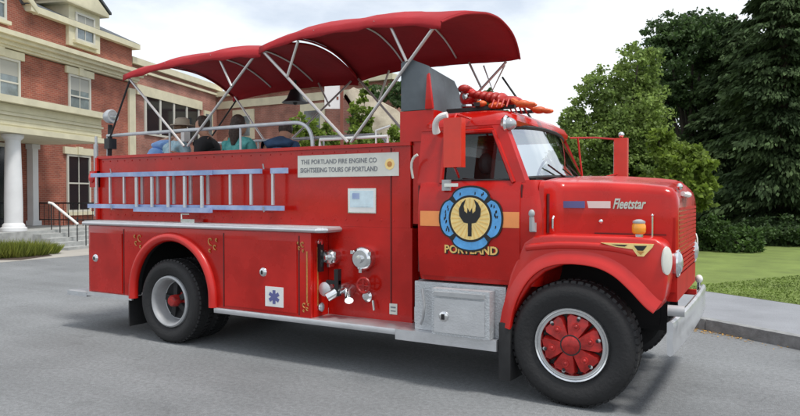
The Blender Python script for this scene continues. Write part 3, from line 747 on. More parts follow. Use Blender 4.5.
# badge 'RIM' strip, oval lamp, headlights
for s_ in (0, 1):
    f = (lambda y: y) if s_ == 0 else mir
    b = B().m('offwhite').lathe([(.001, .02), (.04, .016), (.058, 0), (.06, -.03)], (.70, f(.06), 1.27), 'x', 24, False)
    for v in b.bm.verts: v.co.x = .70+(v.co.x-.70)*.5
    for v in b.bm.verts:
        v.co.z = 1.27+(v.co.z-1.27)*1.9; v.co.y = f(.06)+(v.co.y-f(.06))*.8
        q = Vector((v.co.x-.70, v.co.y-f(.06), 0)); q.rotate(Matrix.Rotation(R(-42 if s_ == 0 else 42), 3, 'Z')); v.co.x = .748+q.x; v.co.y = f(.024)+q.y
    b.obj('oval_lamp', truck)
    b = B().m('chrome').lathe([(.10, -.05), (.118, .0), (.122, .03), (.112, .045), (.098, .04)], (.745, f(.44), 1.22), 'x', 28, False)
    b.m('lens').lathe([(.098, .04), (.07, .062), (.03, .072), (.001, .074)], (.745, f(.44), 1.22), 'x', 28, False)
    hl = b.obj('headlight', truck)

# bumper: bowed channel
b = B(); rings = []
for i in range(33):
    t = i/32; y = .04+t*(W-.06); x = .775+.025*(1-abs(2*t-1)**2.2)+.06*t; zz = .035*t
    rings.append([(px_, y, pz_+zz) for px_, pz_ in ((x-.03, .53), (x-.005, .515), (x+.015, .53), (x+.022, .56), (x+.012, .62), (x+.012, .69), (x+.022, .75), (x+.015, .78), (x-.005, .795), (x-.03, .78))])
b.m('bumper').loft(rings); bm_ = b.obj('bumper', truck)
for y in (.45, 1.62): B().m('red').box(.70, .82, y-.03, y+.03, .80, .85, .015).obj('bumper_bracket', bm_)
B().m('silver').tube([(.735, .16, .86), (.86, .17, .86)], .045, 14).obj('siren_horn', bm_)
B().m('white').ball((.80, 2.12, .90), (.038, .038, .045), 12, 8).m('chrome').tube([(.80, 2.12, .78), (.80, 2.12, .90)], .02, 8).obj('marker_lamp', bm_)

# --- grey vinyl wind screen behind cab with red post
b = B().m('vinyl')
pr = [(-1.81, 2.635), (-1.81, 3.12), (-1.72, 3.16), (-1.49, 3.06), (-1.46, 2.635)]
b.prism(pr, 'y', .30, .312, .004)
rg = []
for i in range(9):
    t = i/8; y = .312+t*.80; zt = 3.06-.07*t if t < .8 else 3.0-(t-.8)*.9
    rg.append([(-1.47+.02*math.sin(t*9), y, 2.635), (-1.49+.02*math.sin(t*7), y, (2.635+zt)/2), (-1.50, y, zt), (-1.51, y, zt), (-1.50+.02*math.sin(t*7), y, (2.635+zt)/2), (-1.48+.02*math.sin(t*9), y, 2.635)])
b.loft(rg)
vs = b.obj('vinyl_windscreen', truck)
B().m('red').prism([(-1.52, 2.635), (-1.50, 2.97), (-1.475, 2.99), (-1.43, 2.635)], 'y', .26, .298, .008).obj('screen_post', vs)

# beacon on the roof
b = B().m('chrome').lathe([(.06, 2.62), (.06, 2.68), (.085, 2.70), (.085, 2.72)], (-1.28, .80, 0), 'z', 20)
b.m('redlens').ball((-1.28, .80, 2.80), (.10, .10, .10), 18, 12).m('chrome').lathe([(.001, -.115), (.03, -.11), (.04, -.09)], (-1.28, .80, 2.80), 'y', 14, False)
b.obj('red_beacon', truck)
b = B().m('black').box(-1.42, -.70, .55, .60, 2.625, 2.66, .01).box(-1.42, -.7, 1.1, 1.15, 2.64, 2.67, .01).box(-1.1, -1.04, .5, 1.2, 2.66, 2.70, .01); b.obj('roof_rack', truck)

# --- canopies
def canopy(x0, x1, ze0, zem, ze1, crown0, crown1, front=False):
    nx, ny = 24, 22; y0, y1 = .24, W-.06
    def P(i, j):
        u = i/nx; v = j/ny; x = x0+(x1-x0)*u
        ze = (ze0*(1-u)+ze1*u)+(zem-(ze0+ze1)/2)*(1-abs(2*u-1)**(2.8 if front else 2.2))
        s_ = 2*v-1; cr = (crown0*(1-u)+crown1*u)
        # cloth sags a little between its three bows
        bow = -.018*math.sin(u*3*PI)**2*(1-abs(s_)**4)+.012*noise.noise(Vector((x*4, v*1.5, 3)))*(1-abs(s_)**6)+.007*noise.noise(Vector((x*9+v*5, v*4, 8)))
        z = ze+cr*(1-abs(s_)**(2.3-.3*u))*(1 if not front else (.90+.10*min(1, u*5)))+bow+.004*noise.noise(Vector((x*3, v*6, 0)))
        return Vector((x+(.14*u**6*(1-abs(s_)**2)+.10*v*u**6 if front else 0), y0+(y1-y0)*v, z))
    b = B().m('canopy')
    top = [[P(i, j) for i in range(nx+1)] for j in range(ny+1)]
    # valances on both long sides
    near = [p+Vector((0, -.012, -.05)) for p in top[0]]; near2 = [p+Vector((0, -.016, -.085+.010*math.sin(k*1.3))) for k, p in enumerate(top[0])]
    far = [p+Vector((0, .012, -.05+(.045*(k/nx)**10 if front else 0))) for k, p in enumerate(top[-1])]; far2 = [p+Vector((0, .016, -.105+(.09*(k/nx)**10 if front else 0))) for k, p in enumerate(top[-1])]
    b.loft([near2, near]+top+[far, far2], False)
    o = b.obj('canopy', truck, sharp=60)
    md = o.modifiers.new('cloth_thickness', 'SOLIDIFY'); md.thickness = .006
    # three bows under the cloth
    for u in (0.01, .33, .67, .99):
        i = min(nx, max(0, round(u*nx)))
        pts = [P(i, j)+Vector((0, 0, -.018)) for j in range(ny+1)]
        B().m('canopy' if u in (.01, .99) else 'pole').tube(pts, .012, 7).obj('bow', o)
    return o, P, nx, ny
def strut(o, pts, r=.014, m_='pole', name='strut'): B().m(m_).tube(pts, r, 7).obj(name, o)
rear, *_ = canopy(-5.97, -3.60, 3.375, 3.47, 3.44, .25, .25)
front, *_ = canopy(-3.62, -1.33, 3.475, 3.58, 3.475, .30, .25, True)
for y in (.255, W-.075):
    strut(front, [(-3.58, y, 3.42), (-2.46, y+(.05 if y < 1 else -.24), 2.35)], .017)
    strut(front, [(-1.40, y, 3.44), (-2.42, y+(.05 if y < 1 else -.24), 2.35)], .017)
    strut(front, [(-1.90, y, 3.48), (-1.72, y, 3.12)], .015); strut(front, [(-3.08, y, 3.49), (-3.24, y, 3.10)], .015)
    strut(rear, [(-5.90, y, 3.34), (-4.92, y+(.05 if y < 1 else -.24), 2.40)], .016)
    strut(rear, [(-3.70, y, 3.40), (-4.86, y+(.05 if y < 1 else -.24), 2.40)], .015)
    strut(rear, [(-4.27, y, 3.42), (-4.07, y, 3.07)], .014)
    strut(rear, [(-5.86, y, 3.30), (-6.42, y+(.06 if y < 1 else -.24), 2.45)], .013, 'black', 'strap')
for yy in (W-.075,):
    strut(front, [(-1.45, yy, 3.25), (-.95, yy-.25, 2.62)], .013, 'black', 'strap')
    strut(front, [(-1.42, yy, 3.40), (-1.58, yy, 3.10), (-1.70, yy, 3.42)], .012)
strut(front, [(-2.25, W-.3, 3.30), (-1.30, W-.6, 2.72)], .016, 'black', 'strap')
# bell hung from the far edge of the rear canopy
b = B().m('iron').tube([(-4.68, 2.2, 3.52), (-4.68, 2.2, 3.36)], .02, 8)
b.lathe([(.02, 3.37), (.07, 3.35), (.10, 3.28), (.125, 3.22), (.18, 3.175), (.20, 3.16)], (-4.68, 2.2, 0), 'z', 28).ball((-4.68, 2.2, 3.16), .035, 10, 8)
tag(b.obj('bell', None, (-4.68, 2.2, 3.16)), 'dark bell hanging under the far edge of the red canopy', 'bell')

# ================================================================== LADDER on the side
lad = thing('ladder', (-6.6, .18, 1.62), 'aluminium extension ladder with blue rails hung flat along the red truck body', 'ladder')
b = B()
for z, x0, x1 in ((1.645, -6.62, -3.23), (2.06, -6.55, -3.55)):
    B().m('bluerail').box(x0, x1, .155, .195, z-.027, z+.027, .006).obj('rail', lad)
for z in (1.61, 2.055):
    B().m('bluerail').box(-5.62, -4.28, .10, .15, z-.028, z+.028, .006).obj('fly_rail', lad)
B().m('bluerail').box(-3.40, -3.18, .155, .2, 2.03, 2.09, .006).obj('rail', lad)
for px in (-6.45, -6.17, -5.89, -4.02, -3.70, -3.38):
    B().m('alu').box(px-.016, px+.016, .165, .19, 1.68, 2.03, .004).obj('rung', lad)
for px in (-5.56, -5.27, -4.98, -4.69, -4.40):
    B().m('alu').box(px-.046, px-.004, .115, .135, 1.64, 2.02, .004).box(px-.002, px+.040, .165, .19, 1.68, 2.03, .004).obj('rung', lad)
for x in (-6.1, -3.48):
    for z in (2.08, 1.60): B().m('chrome').tube([(x, .30, z), (x, .14, z+.01), (x, .13, z+.06)], .012, 6).obj('ladder_hook', truck)

# ================================================================== LOBSTER on the cab roof
lob = thing('lobster_figure', (-.95, .85, 2.66), 'bright red lobster figure with orange claws lying on the cab roof', 'figure')
b = B().m('lobster')
for k in range(6):
    x = -1.16+k*.075; z = 2.90-k*.022; r_ = .055+.012*k
    b.ball((x, .85, z), (.06, r_, r_*.8), 14, 8)
b.ball((-.70, .85, 2.76), (.16, .10, .075), 16, 10)
for a in (-50, -25, 0, 25, 50): b.ball((-1.24-.02*math.cos(R(a)), .85+.09*math.sin(R(a)), 2.93+.05*math.cos(R(a))), (.06, .03, .04), 10, 6)
b.obj('lobster_body', lob)
LOB = 0
for sy in (-1, 1):
    b = B().m('claw').tube([(-.62, .85+sy*.08, 2.75), (-.56, .85+sy*.18, 2.74), (-.50, .85+sy*.20, 2.70)], [.025, .03, .03], 8)
    b.ball((-.44, .85+sy*.20, 2.685), (.085, .06, .045), 14, 8).ball((-.35, .85+sy*.235, 2.67), (.07, .03, .03), 12, 8).ball((-.35, .85+sy*.17, 2.67), (.06, .022, .026), 12, 8)
    b.obj('claw', lob)
    b = B().m('lobster')
    for k in range(4):
        x = -.80+k*.06; b.tube([(x, .85+sy*.06, 2.74), (x, .85+sy*.17, 2.76), (x+.01, .85+sy*.24, 2.66)], [.014, .012, .008], 6)
    b.obj('lobster_legs', lob)
b = B().m('claw').ball((-.78, .70, 2.70), (.10, .05, .04), 12, 8).ball((-.98, .72, 2.74), (.07, .04, .04), 12, 8); b.obj('lobster_feelers', lob)

lob.location = (-1.02, .72, 2.625); lob.scale = (.85, 1.25, .82)

# ================================================================== PEOPLE
def skin_obj(name, verts, edges, root, matname, sub=2):
    me = bpy.data.meshes.new(name); me.from_pydata([v[:3] for v in verts], edges, [])
    o = bpy.data.objects.new(name, me); C.objects.link(o)
    md = o.modifiers.new('skin', 'SKIN'); md.use_smooth_shade = True
    if not me.skin_vertices: me.attributes  # layer is made by the modifier
    bm = bmesh.new(); bm.from_mesh(me); lay = bm.verts.layers.skin.verify(); bm.verts.ensure_lookup_table()
    for i, v in enumerate(verts):
        bm.verts[i][lay].radius = (v[3], v[4] if len(v) > 4 else v[3]); bm.verts[i][lay].use_root = (i == root)
    bm.to_mesh(me); bm.free()
    s_ = o.modifiers.new('smooth', 'SUBSURF'); s_.levels = sub; s_.render_levels = sub
    me.materials.append(M[matname]); return o
def person(loc, rz, label, shirt, hair, lean=0., headtilt=0., arms='lap', hat=False, long_hair=False, group='passengers on the truck'):
    p = thing('person', loc, label, 'person', group, rz)
    # local frame: faces +x, hips at z 0 (seat height)
    sl, cl = math.sin(lean), math.cos(lean)
    def T(x, y, z):   # torso lean about the hips
        return (x*cl+z*sl, y, -x*sl+z*cl)
    V = []; E_ = []
    def add(pt, r, par=None, r2=None):
        V.append((*pt, r, r2 or r)); i = len(V)-1
        if par is not None: E_.append((par, i))
        return i
    pel = add((0, 0, .08), .14, None, .15)
    wa = add(T(.0, 0, .24), .115, pel, .14); ch = add(T(.01, 0, .42), .12, wa, .16); nb = add(T(0, 0, .53), .085, ch, .10)
    nk = add(T(.015, 0, .60), .052, nb)
    ht = headtilt
    def H(x, z): return T(.015+x*math.cos(ht)+z*math.sin(ht), 0, .62-x*math.sin(ht)+z*math.cos(ht))
    jaw = add(H(.025, .06), .066, nk, .066); hd = add(H(.015, .135), .088, jaw, .08); tp = add(H(.0, .20), .062, hd)
    ns = add(H(.112, .09), .014, jaw)
    hands = []
    for sy in (-1, 1):
        sh = add(T(0, sy*.17, .50), .062, nb)
        if arms == 'raised' and sy > 0: el = add(T(.16, sy*.30, .42), .044, sh); wr = add(T(.26, sy*.20, .58), .030, el); d = Vector((.3, -.2, .9))
        elif arms == 'phone': el = add(T(.14, sy*.22, .26), .044, sh); wr = add(T(.34, sy*.08, .36), .030, el); d = Vector((.8, -sy*.2, .5))
        else: el = add(T(.06, sy*.24, .26), .044, sh); wr = add(T(.26, sy*.15, .12), .030, el); d = Vector((.9, -sy*.3, -.2))
        d.normalize(); w_ = Vector(V[wr][:3]); u = d.orthogonal().normalized() if False else Vector((0, 1, 0)).cross(d).normalized()
        lat = d.cross(u).normalized()
        pm = add(tuple(w_+d*.065), .030, wr, .018)
        for k, (ln, off) in enumerate(((.065, -.030), (.078, -.010), (.072, .010), (.055, .029))):
            k1 = add(tuple(w_+d*.095+lat*off), .010, pm); k2 = add(tuple(w_+d*(.095+ln*.55)+lat*off*1.15+u*.008), .009, k1)
            add(tuple(w_+d*(.095+ln*.85)+lat*off*1.15+u*.03), .007, k2)
        th = add(tuple(w_+d*.04-lat*sy*.035), .011, pm if False else wr); add(tuple(w_+d*.075-lat*sy*.055+u*.015), .009, th)
        hp = add((.04, sy*.09, .05), .095, pel); kn = add((.46, sy*.12, .06), .068, hp); an = add((.48, sy*.11, -.34), .045, kn); add((.60, sy*.12, -.39), .038, an)
    body = skin_obj('body', V, E_, pel, 'skin'); body.parent = p
    # clothes follow the body
    V, E_ = [], []
    pe = add((0, 0, .08), .152, None, .165); w1 = add(T(0, 0, .24), .128, pe, .155); c1 = add(T(.01, 0, .42), .145, w1, .20); n1 = add(T(0, 0, .535), .105, c1, .125); add(T(.008, 0, .585), .075, n1)
    for sy in (-1, 1):
        sh = add(T(0, sy*.17, .505), .084, n1)
        e = T(.14, sy*.22, .26) if arms == 'phone' else (T(.16, sy*.30, .42) if (arms == 'raised' and sy > 0) else T(.06, sy*.24, .26))
        s0 = Vector(T(0, sy*.17, .50)); add(tuple(s0.lerp(Vector(e), .7)), .062, sh)
    s = skin_obj('shirt', V, E_, pe, shirt); s.parent = p
    V, E_ = [], []
    pe = add((0, 0, .07), .16, None, .165)
    for sy in (-1, 1):
        hp = add((.04, sy*.09, .05), .108, pe); kn = add((.46, sy*.12, .06), .080, hp); add((.48, sy*.11, -.30), .058, kn)
    s = skin_obj('trousers', V, E_, pe, 'denim'); s.parent = p
    # hair, eyes
    c = Vector(H(-.012, .150)); b = L().m(hair)
    b.ball(c, (.098, .090, .100), 18, 12)
    for v in b.bm.verts:
        if v.co.x > c.x+.045 and v.co.z < c.z+.05: v.co.x = c.x+.03
    if long_hair: b.tube([tuple(Vector(H(-.05, .12))), tuple(Vector(H(-.09, .0))), tuple(Vector(H(-.10, -.14)))], [.08, .075, .04], 12)
    h = b.obj('hair', p)
    for sy in (-1, 1):
        e = Vector(H(.094, .125)); L().m('ink').ball((e.x, sy*.03, e.z), .010, 8, 6).obj('eye', p)
    if hat:
        c = Vector(H(0, .19)); L().m('hat').lathe([(.16, 0), (.155, .012), (.10, .02), (.092, .09), (.06, .11), (.001, .112)], c, 'z', 24).obj('hat', p)
    return p
person((-5.98, .62, 2.03), R(75), 'passenger in plain blue shirt bent forward at the rear end of the bench', 'shirtblue', 'hairbrown', .50, .95)
person((-5.50, .64, 1.93), R(80), 'passenger in aqua and white shirt wearing a pale sun hat', 'shirtaqua', 'hairbrown', .12, .15, hat=True)
p3 = person((-4.90, .74, 1.97), R(-150), 'passenger in black shirt holding up a white phone with bare forearms', 'shirtblack', 'hair', .1, .2, 'phone')
person((-4.33, .64, 1.93), R(95), 'passenger with long dark hair in a teal patterned top', 'shirtteal', 'hair', .0, -.05, 'lap', long_hair=True)
person((-3.72, .62, 1.95), R(110), 'passenger in navy shirt with dark hair leaning forward behind the rail', 'shirtnavy', 'hair', .42, .4)
w_ = Vector((-5.22, .60, 2.52)); b = B().m('white').box(w_.x-.03, w_.x+.03, w_.y-.05, w_.y+.05, w_.z-.03, w_.z+.12, .008)
tag(b.obj('phone', None, w_), 'small white phone held up by the passenger in black', 'phone')

# ================================================================== GROUND
def sheet(name, pts, z, m_, origin=(0, 0, 0)):
    b = B().m(m_); f = b.bm.faces.new([b.bm.verts.new((x, y, z)) for x, y in pts]); b._new(0)
    if f.normal.z < 0: pass
    bmesh.ops.recalc_face_normals(b.bm, faces=[f]); f.normal_update()
    if f.normal.z < 0: f.normal_flip()
    return tag(b.obj(name), None, None, kind='structure')
sheet('ground', [(-600, -600), (600, -600), (600, 600), (-600, 600)], -.004, 'lawn')
U = Vector((.846, -.533)).normalized(); Nn = Vector((-U.y, U.x))       # kerb direction and its normal, away from the road
K0 = Vector((.72, 4.02))
def kp(t, n): v = K0+U*t+Nn*n; return (v.x, v.y)
sheet('road', [(-60, -40), (60, -60), (60, -34), kp(45, .05), kp(0, .05), kp(-15, .05), kp(-15, 26), (-40, 45), (-60, 40)], 0, 'asphalt')
b = B().m('walk').prism([kp(-15, .14), kp(45, .14), kp(45, 2.28), kp(-15, 2.28)], 'z', -.02, .145)
tag(b.obj('sidewalk'), None, None, kind='structure')
b = B().m('kerb')
for k in range(-10, 20):
    t0 = k*2.1; q = [kp(t0+.006, 0), kp(t0+2.094, 0), kp(t0+2.094, .137), kp(t0+.006, .137)]
    if t0 > -15: b.prism(q, 'z', -.02, .152+random.uniform(-.003, .003), .012)
tag(b.obj('kerb'), None, None, kind='structure')
b = B().m('lawn').prism([kp(-15, 2.283), kp(45, 2.283), kp(45, 45), kp(-15, 45)], 'z', -.02, .15)
tag(b.obj('lawn'), None, None, kind='structure')
# plaza in front of the brick building, mulch bed
sheet('concrete_path', [(-16.5, -2), (-16.3, 14), (-30, 16), (-30, -4)], .004, 'plaza')

def cards(name, items, m_, origin=(0, 0, 0), parent=None):
    """items: (pos, direction along, width vector) -> one leaf-shaped quad each"""
    vs, fs = [], []; o = Vector(origin)
    for p, a, w in items:
        i = len(vs); p = p-o
        vs += [p-w*.25, p+a*.45-w, p+a, p+a*.45+w]; fs.append((i, i+1, i+2, i+3))
    me = bpy.data.meshes.new(name); me.from_pydata([tuple(v) for v in vs], [], fs); me.materials.append(M[m_])
    ob = bpy.data.objects.new(name, me); C.objects.link(ob)
    if parent is not None: ob.parent = parent
    else: ob.location = o
    return ob
rnd = random.Random(11)
its = []
for k in range(90000):
    t = rnd.uniform(-2.2, 9); n = 2.3+rnd.random()**1.15*14
    x, y = kp(t, n); h = rnd.uniform(.012, .034)
    a = Vector((rnd.gauss(0, .02), rnd.gauss(0, .02), h)); ang = rnd.uniform(0, PI); w = Vector((math.cos(ang), math.sin(ang), 0))*rnd.uniform(.006, .014)*(1+n*.08)
    its.append((Vector((x, y, .149)), a, w))
tag(cards('grass', its, 'grass'), 'short mown green grass covering the lawn', 'grass', kind='stuff')
its = []
for k in range(260):
    t = rnd.gauss(-.3, .6); x, y = kp(t, -abs(rnd.gauss(0, .10))-.01); its.append((Vector((x, y, .006)), Vector((rnd.uniform(-.03, .03), rnd.uniform(-.03, .03), .006)), Vector((rnd.uniform(-.014, .014), .012, .003))))
tag(cards('fallen_leaves', its, 'leaflitter'), 'fallen brown leaves gathered in the gutter by the kerb', 'leaves', kind='stuff')

# ================================================================== TREES
def rvec(r): 
    z = r.uniform(-1, 1); a = r.uniform(0, 2*PI); q = math.sqrt(1-z*z); return Vector((q*math.cos(a), q*math.sin(a), z))
def tree(name, loc, trunk_h, blobs, n, size, leafm, label, cat='tree', group=None, seed=1, trunk_r=.22, shell=.55):
    r = random.Random(seed); t = thing(name, loc, label, cat, group); Lc = Vector(loc)
    b = L().m('bark'); top = Vector((.1, 0, trunk_h))
    b.tube([(0, 0, -.1), (0, .02, trunk_h*.3), (.05, 0, trunk_h*.7), tuple(top), (.12, 0, trunk_h*1.25)], [trunk_r*1.25, trunk_r, trunk_r*.8, trunk_r*.6, trunk_r*.2], 10)
    for c, rr in blobs:
        c = Vector(c); s = Vector((0, 0, min(trunk_h*.8, max(.4, c.z*.5)))); mid = s.lerp(c, .5)+Vector((0, 0, .2))
        b.tube([tuple(s), tuple(mid), tuple(c)], [trunk_r*.4, trunk_r*.25, trunk_r*.1], 6)
    b.obj('trunk', t)
    tot = sum(rr[0]*rr[1]+rr[1]*rr[2] for c, rr in blobs); its = []
    for c, rr in blobs:
        c = Vector(c); k = int(n*(rr[0]*rr[1]+rr[1]*rr[2])/tot); ncl = max(5, k//45)
        for q in range(ncl):
            d = rvec(r); rad = r.uniform(shell, 1.08)
            cc = c+Vector((d.x*rr[0], d.y*rr[1], d.z*rr[2]))*rad; cs = r.uniform(.14, .38)*min(rr)
            for w in range(45):
                e = rvec(r)*r.random()**.5*cs; e.z *= .6
                a = rvec(r); a.z -= .3; a = a.normalized()*size*r.uniform(.6, 1.4); wd = a.cross(rvec(r)).normalized()*a.length*.38
                its.append((cc+e, a, wd))
    cards('crown', its, leafm, (0, 0, 0), t)
    return t
def spruce(name, loc, h, rad, n, label, seed=1, base=.4, group=None, size=.2):
    r = random.Random(seed); t = thing(name, loc, label, 'tree', group)
    L().m('bark').tube([(0, 0, -.1), (0, 0, h*.5), (0, 0, h)], [.28, .16, .03], 8).obj('trunk', t)
    its = []; lv = int(h*2.6)
    bh = L().m('bark')
    for i in range(lv):
        z = base+(h-base)*i/lv; f = (1-(z-base)/(h-base))**.8; R0 = rad*f+.15; nb = max(6, int(15*f)+4)
        for q in range(nb):
            a = r.uniform(0, 2*PI); ln = R0*r.uniform(.7, 1.15); dr = r.uniform(.12, .34)
            m_ = max(8, int(n/(lv*nb)*(.35+1.1*f)))
            for s in range(m_):
                u = r.random()**.7; d = ln*u
                p = Vector((math.cos(a)*d, math.sin(a)*d, z-dr*d+.12*math.sin(u*PI)*ln*.4))
                side_ = Vector((-math.sin(a), math.cos(a), 0))*r.gauss(0, .16)*(1-u*.5)*min(ln, 2.2); p += side_+Vector((0, 0, r.gauss(0, .05)))
                al = Vector((math.cos(a)*r.uniform(.3, 1), math.sin(a)*r.uniform(.3, 1), -r.uniform(.2, .9)))+side_*.6
                al = al.normalized()*size*r.uniform(.6, 1.4); its.append((p, al, al.cross(rvec(r)).normalized()*al.length*.22))
    cards('crown', its, 'spruce', (0, 0, 0), t); bh.bm.free()
    return t

CX, CY = 1.428, -5.442; YAW = R(29.5)
def bearing(px, d):   # a place at the given bearing (as a picture column) and distance
    a = (px-400)/650*d
    return (CX+a*math.cos(YAW)-d*math.sin(YAW), CY+a*math.sin(YAW)+d*math.cos(YAW), 0.0)
# crowns are given in metres: x to the right, y away, in the camera-free tree frame rotated by the view yaw
def rb(bl):
    out = []
    for (x, y, z), rr in bl: out.append(((x*math.cos(YAW)-y*math.sin(YAW), x*math.sin(YAW)+y*math.cos(YAW), z), rr))
    return out
tree('maple_tree', bearing(622, 22), 2.6, rb([((-.9, 0, 3.6), (1.1, 1.2, .9)), ((.3, 0, 4.6), (1.1, 1.2, 1.0)), ((-.7, .2, 5.3), (.8, .9, .8)), ((.5, 0, 6.2), (.7, .8, .8)), ((-1.9, 0, 2.6), (.8, .9, .8)), ((1.2, 0, 3.0), (1.0, 1.0, .9)), ((0, -.3, 2.6), (1.3, 1.1, .9)), ((.1, 0, 3.8), (1.2, 1.2, 1.1)), ((.9, .3, 5.3), (.6, .7, .7)), ((-1.6, .2, 4.4), (.5, .6, .5))]),
     46000, .105, 'maple', 'mid green maple directly behind the far side mirror', seed=4)
tree('linden_tree', bearing(688, 31), 4, rb([((-.6, .5, 9.6), (1.5, 1.3, 1.0)), ((1.0, .5, 9.7), (1.6, 1.3, 1.0)), ((2.3, .5, 9.0), (1.3, 1.3, 1.1)), ((-2.3, .3, 6.8), (1.0, 1.2, 1.0)), ((-1.5, 0, 7.5), (1.4, 1.5, 1.3)), ((.2, 0, 8.9), (1.6, 1.6, 1.2)), ((1.9, 0, 8.0), (1.4, 1.5, 1.3)), ((-2.1, 0, 5.4), (1.2, 1.3, 1.1)), ((0, .4, 6.6), (1.2, 1.4, 1.0)), ((1.4, 0, 6.0), (1.2, 1.4, 1.0)), ((2.7, 0, 5.6), (1.2, 1.4, 1.2)), ((.6, 0, 4.2), (1.6, 1.4, .9)), ((2.4, 0, 3.8), (1.3, 1.4, 1.0)), ((-1.0, 0, 9.1), (.7, .8, .6))]),
     52000, .15, 'oak', 'tall dark green broadleaf tree between the maple and the spruces', seed=8, trunk_r=.3)
tree('hedgerow_tree', bearing(716, 40), 4, rb([((-3.2, 0, 7.4), (2.2, 2, 2.4)), ((0, 0, 9.8), (2.4, 2, 2.4)), ((3, 0, 10.4), (2.4, 2, 2.4)), ((5.6, 0, 9.8), (2.4, 2, 2.4)), ((1.5, 0, 6.6), (3.4, 2, 2.4)), ((5.6, 0, 6.0), (2.4, 2, 2.4)), ((-1, 0, 4.4), (2.6, 2, 1.4)), ((2.5, 0, 4.2), (2.6, 2, 1.4))]), 46000, .2, 'oak', 'wide dark green tree mass filling the gap behind the broadleaf tree and spruces', seed=51, trunk_r=.3)
tree('young_tree', bearing(568, 27), 2.2, rb([((0, 0, 3.4), (.8, .9, 1.0)), ((.3, 0, 4.7), (.6, .7, .7)), ((-.5, 0, 2.4), (.7, .7, .7)), ((.7, 0, 2.4), (.8, .8, .8))]),
     7500, .11, 'maple', 'slender loose tree with sky showing through, nearest the canopy front', seed=9, trunk_r=.12)
tree('lime_tree', bearing(672, 19), 1.2, rb([((-.3, 0, 1.9), (.75, .7, .6)), ((.4, 0, 2.8), (.7, .7, .6)), ((.5, 0, 1.9), (.6, .6, .6)), ((-.4, 0, 3.4), (.35, .4, .35))]),
     9000, .14, 'lime', 'small yellow-green tree low behind the truck hood', seed=12, trunk_r=.1)
spruce('spruce_tree', bearing(782, 24), 12.5, 3.1, 60000, 'huge dark spruce filling the right edge of the view', 3, 1.0, size=.22)
spruce('spruce_tree', bearing(735, 29), 9.8, 2.9, 42000, 'dark spruce shorter than the one at the right edge, beside the broadleaf tree', 5, 1.3, size=.22)
spruce('spruce_tree', bearing(835, 29), 13, 2.7, 24000, 'dark spruce half cut off by the right picture edge', 6, .5, size=.26)
def shrub(px, d, w, h, n, m_, label, seed, group='shrubs along the far side of the lawn'):
    return tree('shrub', (bearing(px, d)[0], bearing(px, d)[1], .14), h*.4, rb([((0, 0, h*.5), (w*.5, w*.5, h*.5)), ((w*.3, 0, h*.4), (w*.3, w*.3, h*.38)), ((-w*.3, 0, h*.4), (w*.3, w*.3, h*.4))]), n, .10, m_, label, 'shrub', group, seed, .03, .5)
shrub(705, 19.5, 1.3, 1.05, 4500, 'shrub', 'leafy green shrub closest to the truck grille', 21)
shrub(735, 19.0, 1.4, .85, 4500, 'shrub', 'low rounded green shrub second from the truck grille', 22)
shrub(770, 21.5, 2.2, 1.0, 4500, 'oak', 'wide dark shrub below the big spruce', 23)
shrub(812, 21.0, 1.8, 1.0, 3000, 'oak', 'dark shrub cut by the right picture edge', 24)
shrub(722, 25, 1.8, 1.2, 3000, 'oak', 'dark shrub in front of the pale house', 25)

# pale house glimpsed through the trees
hs = thing('house', bearing(735, 48), 'pale blue-grey house glimpsed between the trunks at the right', 'house', None, YAW)
L().m('houseblue').box(-7, 9, 0, 6, 0, 3.6).obj('wall', hs)
L().m('slate').prism([(-.4, 3.6), (6.4, 3.6), (3, 5.6)], 'x', -7.3, 9.3).obj('roof', hs)
for x in (-5, -2.6, 1, 5):
    f = L().m('white').box(x-.5, x+.5, -.05, -.003, 1.2, 2.7).obj('window', hs); L().m('darkpane').box(x-.4, x+.4, -.07, -.053, 1.3, 2.6).obj('pane', f)
L().m('beige').box(-3.7, -3.2, -.06, -.004, 0, 3.5).obj('door', hs)

# ================================================================== BRICK BUILDING (front runs along local x, outside is local -y)
BR = R(90+29.5-12.6)
bd = thing('brick_building', (-23.27, 8.16, 0), 'red brick building with cream cornice, dormer and columned porch at the left', 'building', None, BR)
S1 = 8.05
zc = 7.55
b = L().m('brick')
b.box(-9, S1, 0, 9, 0, zc-.3).box(-9, S1+.0, .04, 9, zc+.32, 8.95)
b.obj('wall', bd)
b = L().m('trim')
for z0, z1, d in ((zc-.26, zc-.16, .18), (zc-.16, zc, .26), (zc, zc+.14, .42), (zc+.14, zc+.32, .55)): b.box(-9, S1+d*.6, -d, .3, z0, z1, .015)
b.obj('cornice', bd)
L().m('trim').box(S1-.42, S1+.06, -.10, .2, 0, zc-.56, .01).obj('corner_pilaster', bd)
# upper eave and slate roof
b = L().m('trim').box(1.4, S1+.3, -.22, .3, 8.953, 9.20, .02); b.obj('eave', bd)
L().m('slate').prism([(-.22, 9.205), (9, 9.205), (9, 9.6), (4.6, 11.4)], 'x', 1.3, S1+.32).obj('roof', bd)
b = L().m('brick').prism([(-9, 8.953), (1.38, 8.953), (-.6, 10.9), (-3, 13.0), (-9, 13.0)], 'y', .04, 5); b.m('brick')
gw = b.obj('gable', bd)
L().m('trim').prism([(1.75, 8.9), (1.75, 9.15), (-.6, 11.25), (-3, 13.35), (-3.3, 13.1), (-.8, 10.85)], 'y', -.25, .03, .01).obj('raking_trim', gw)
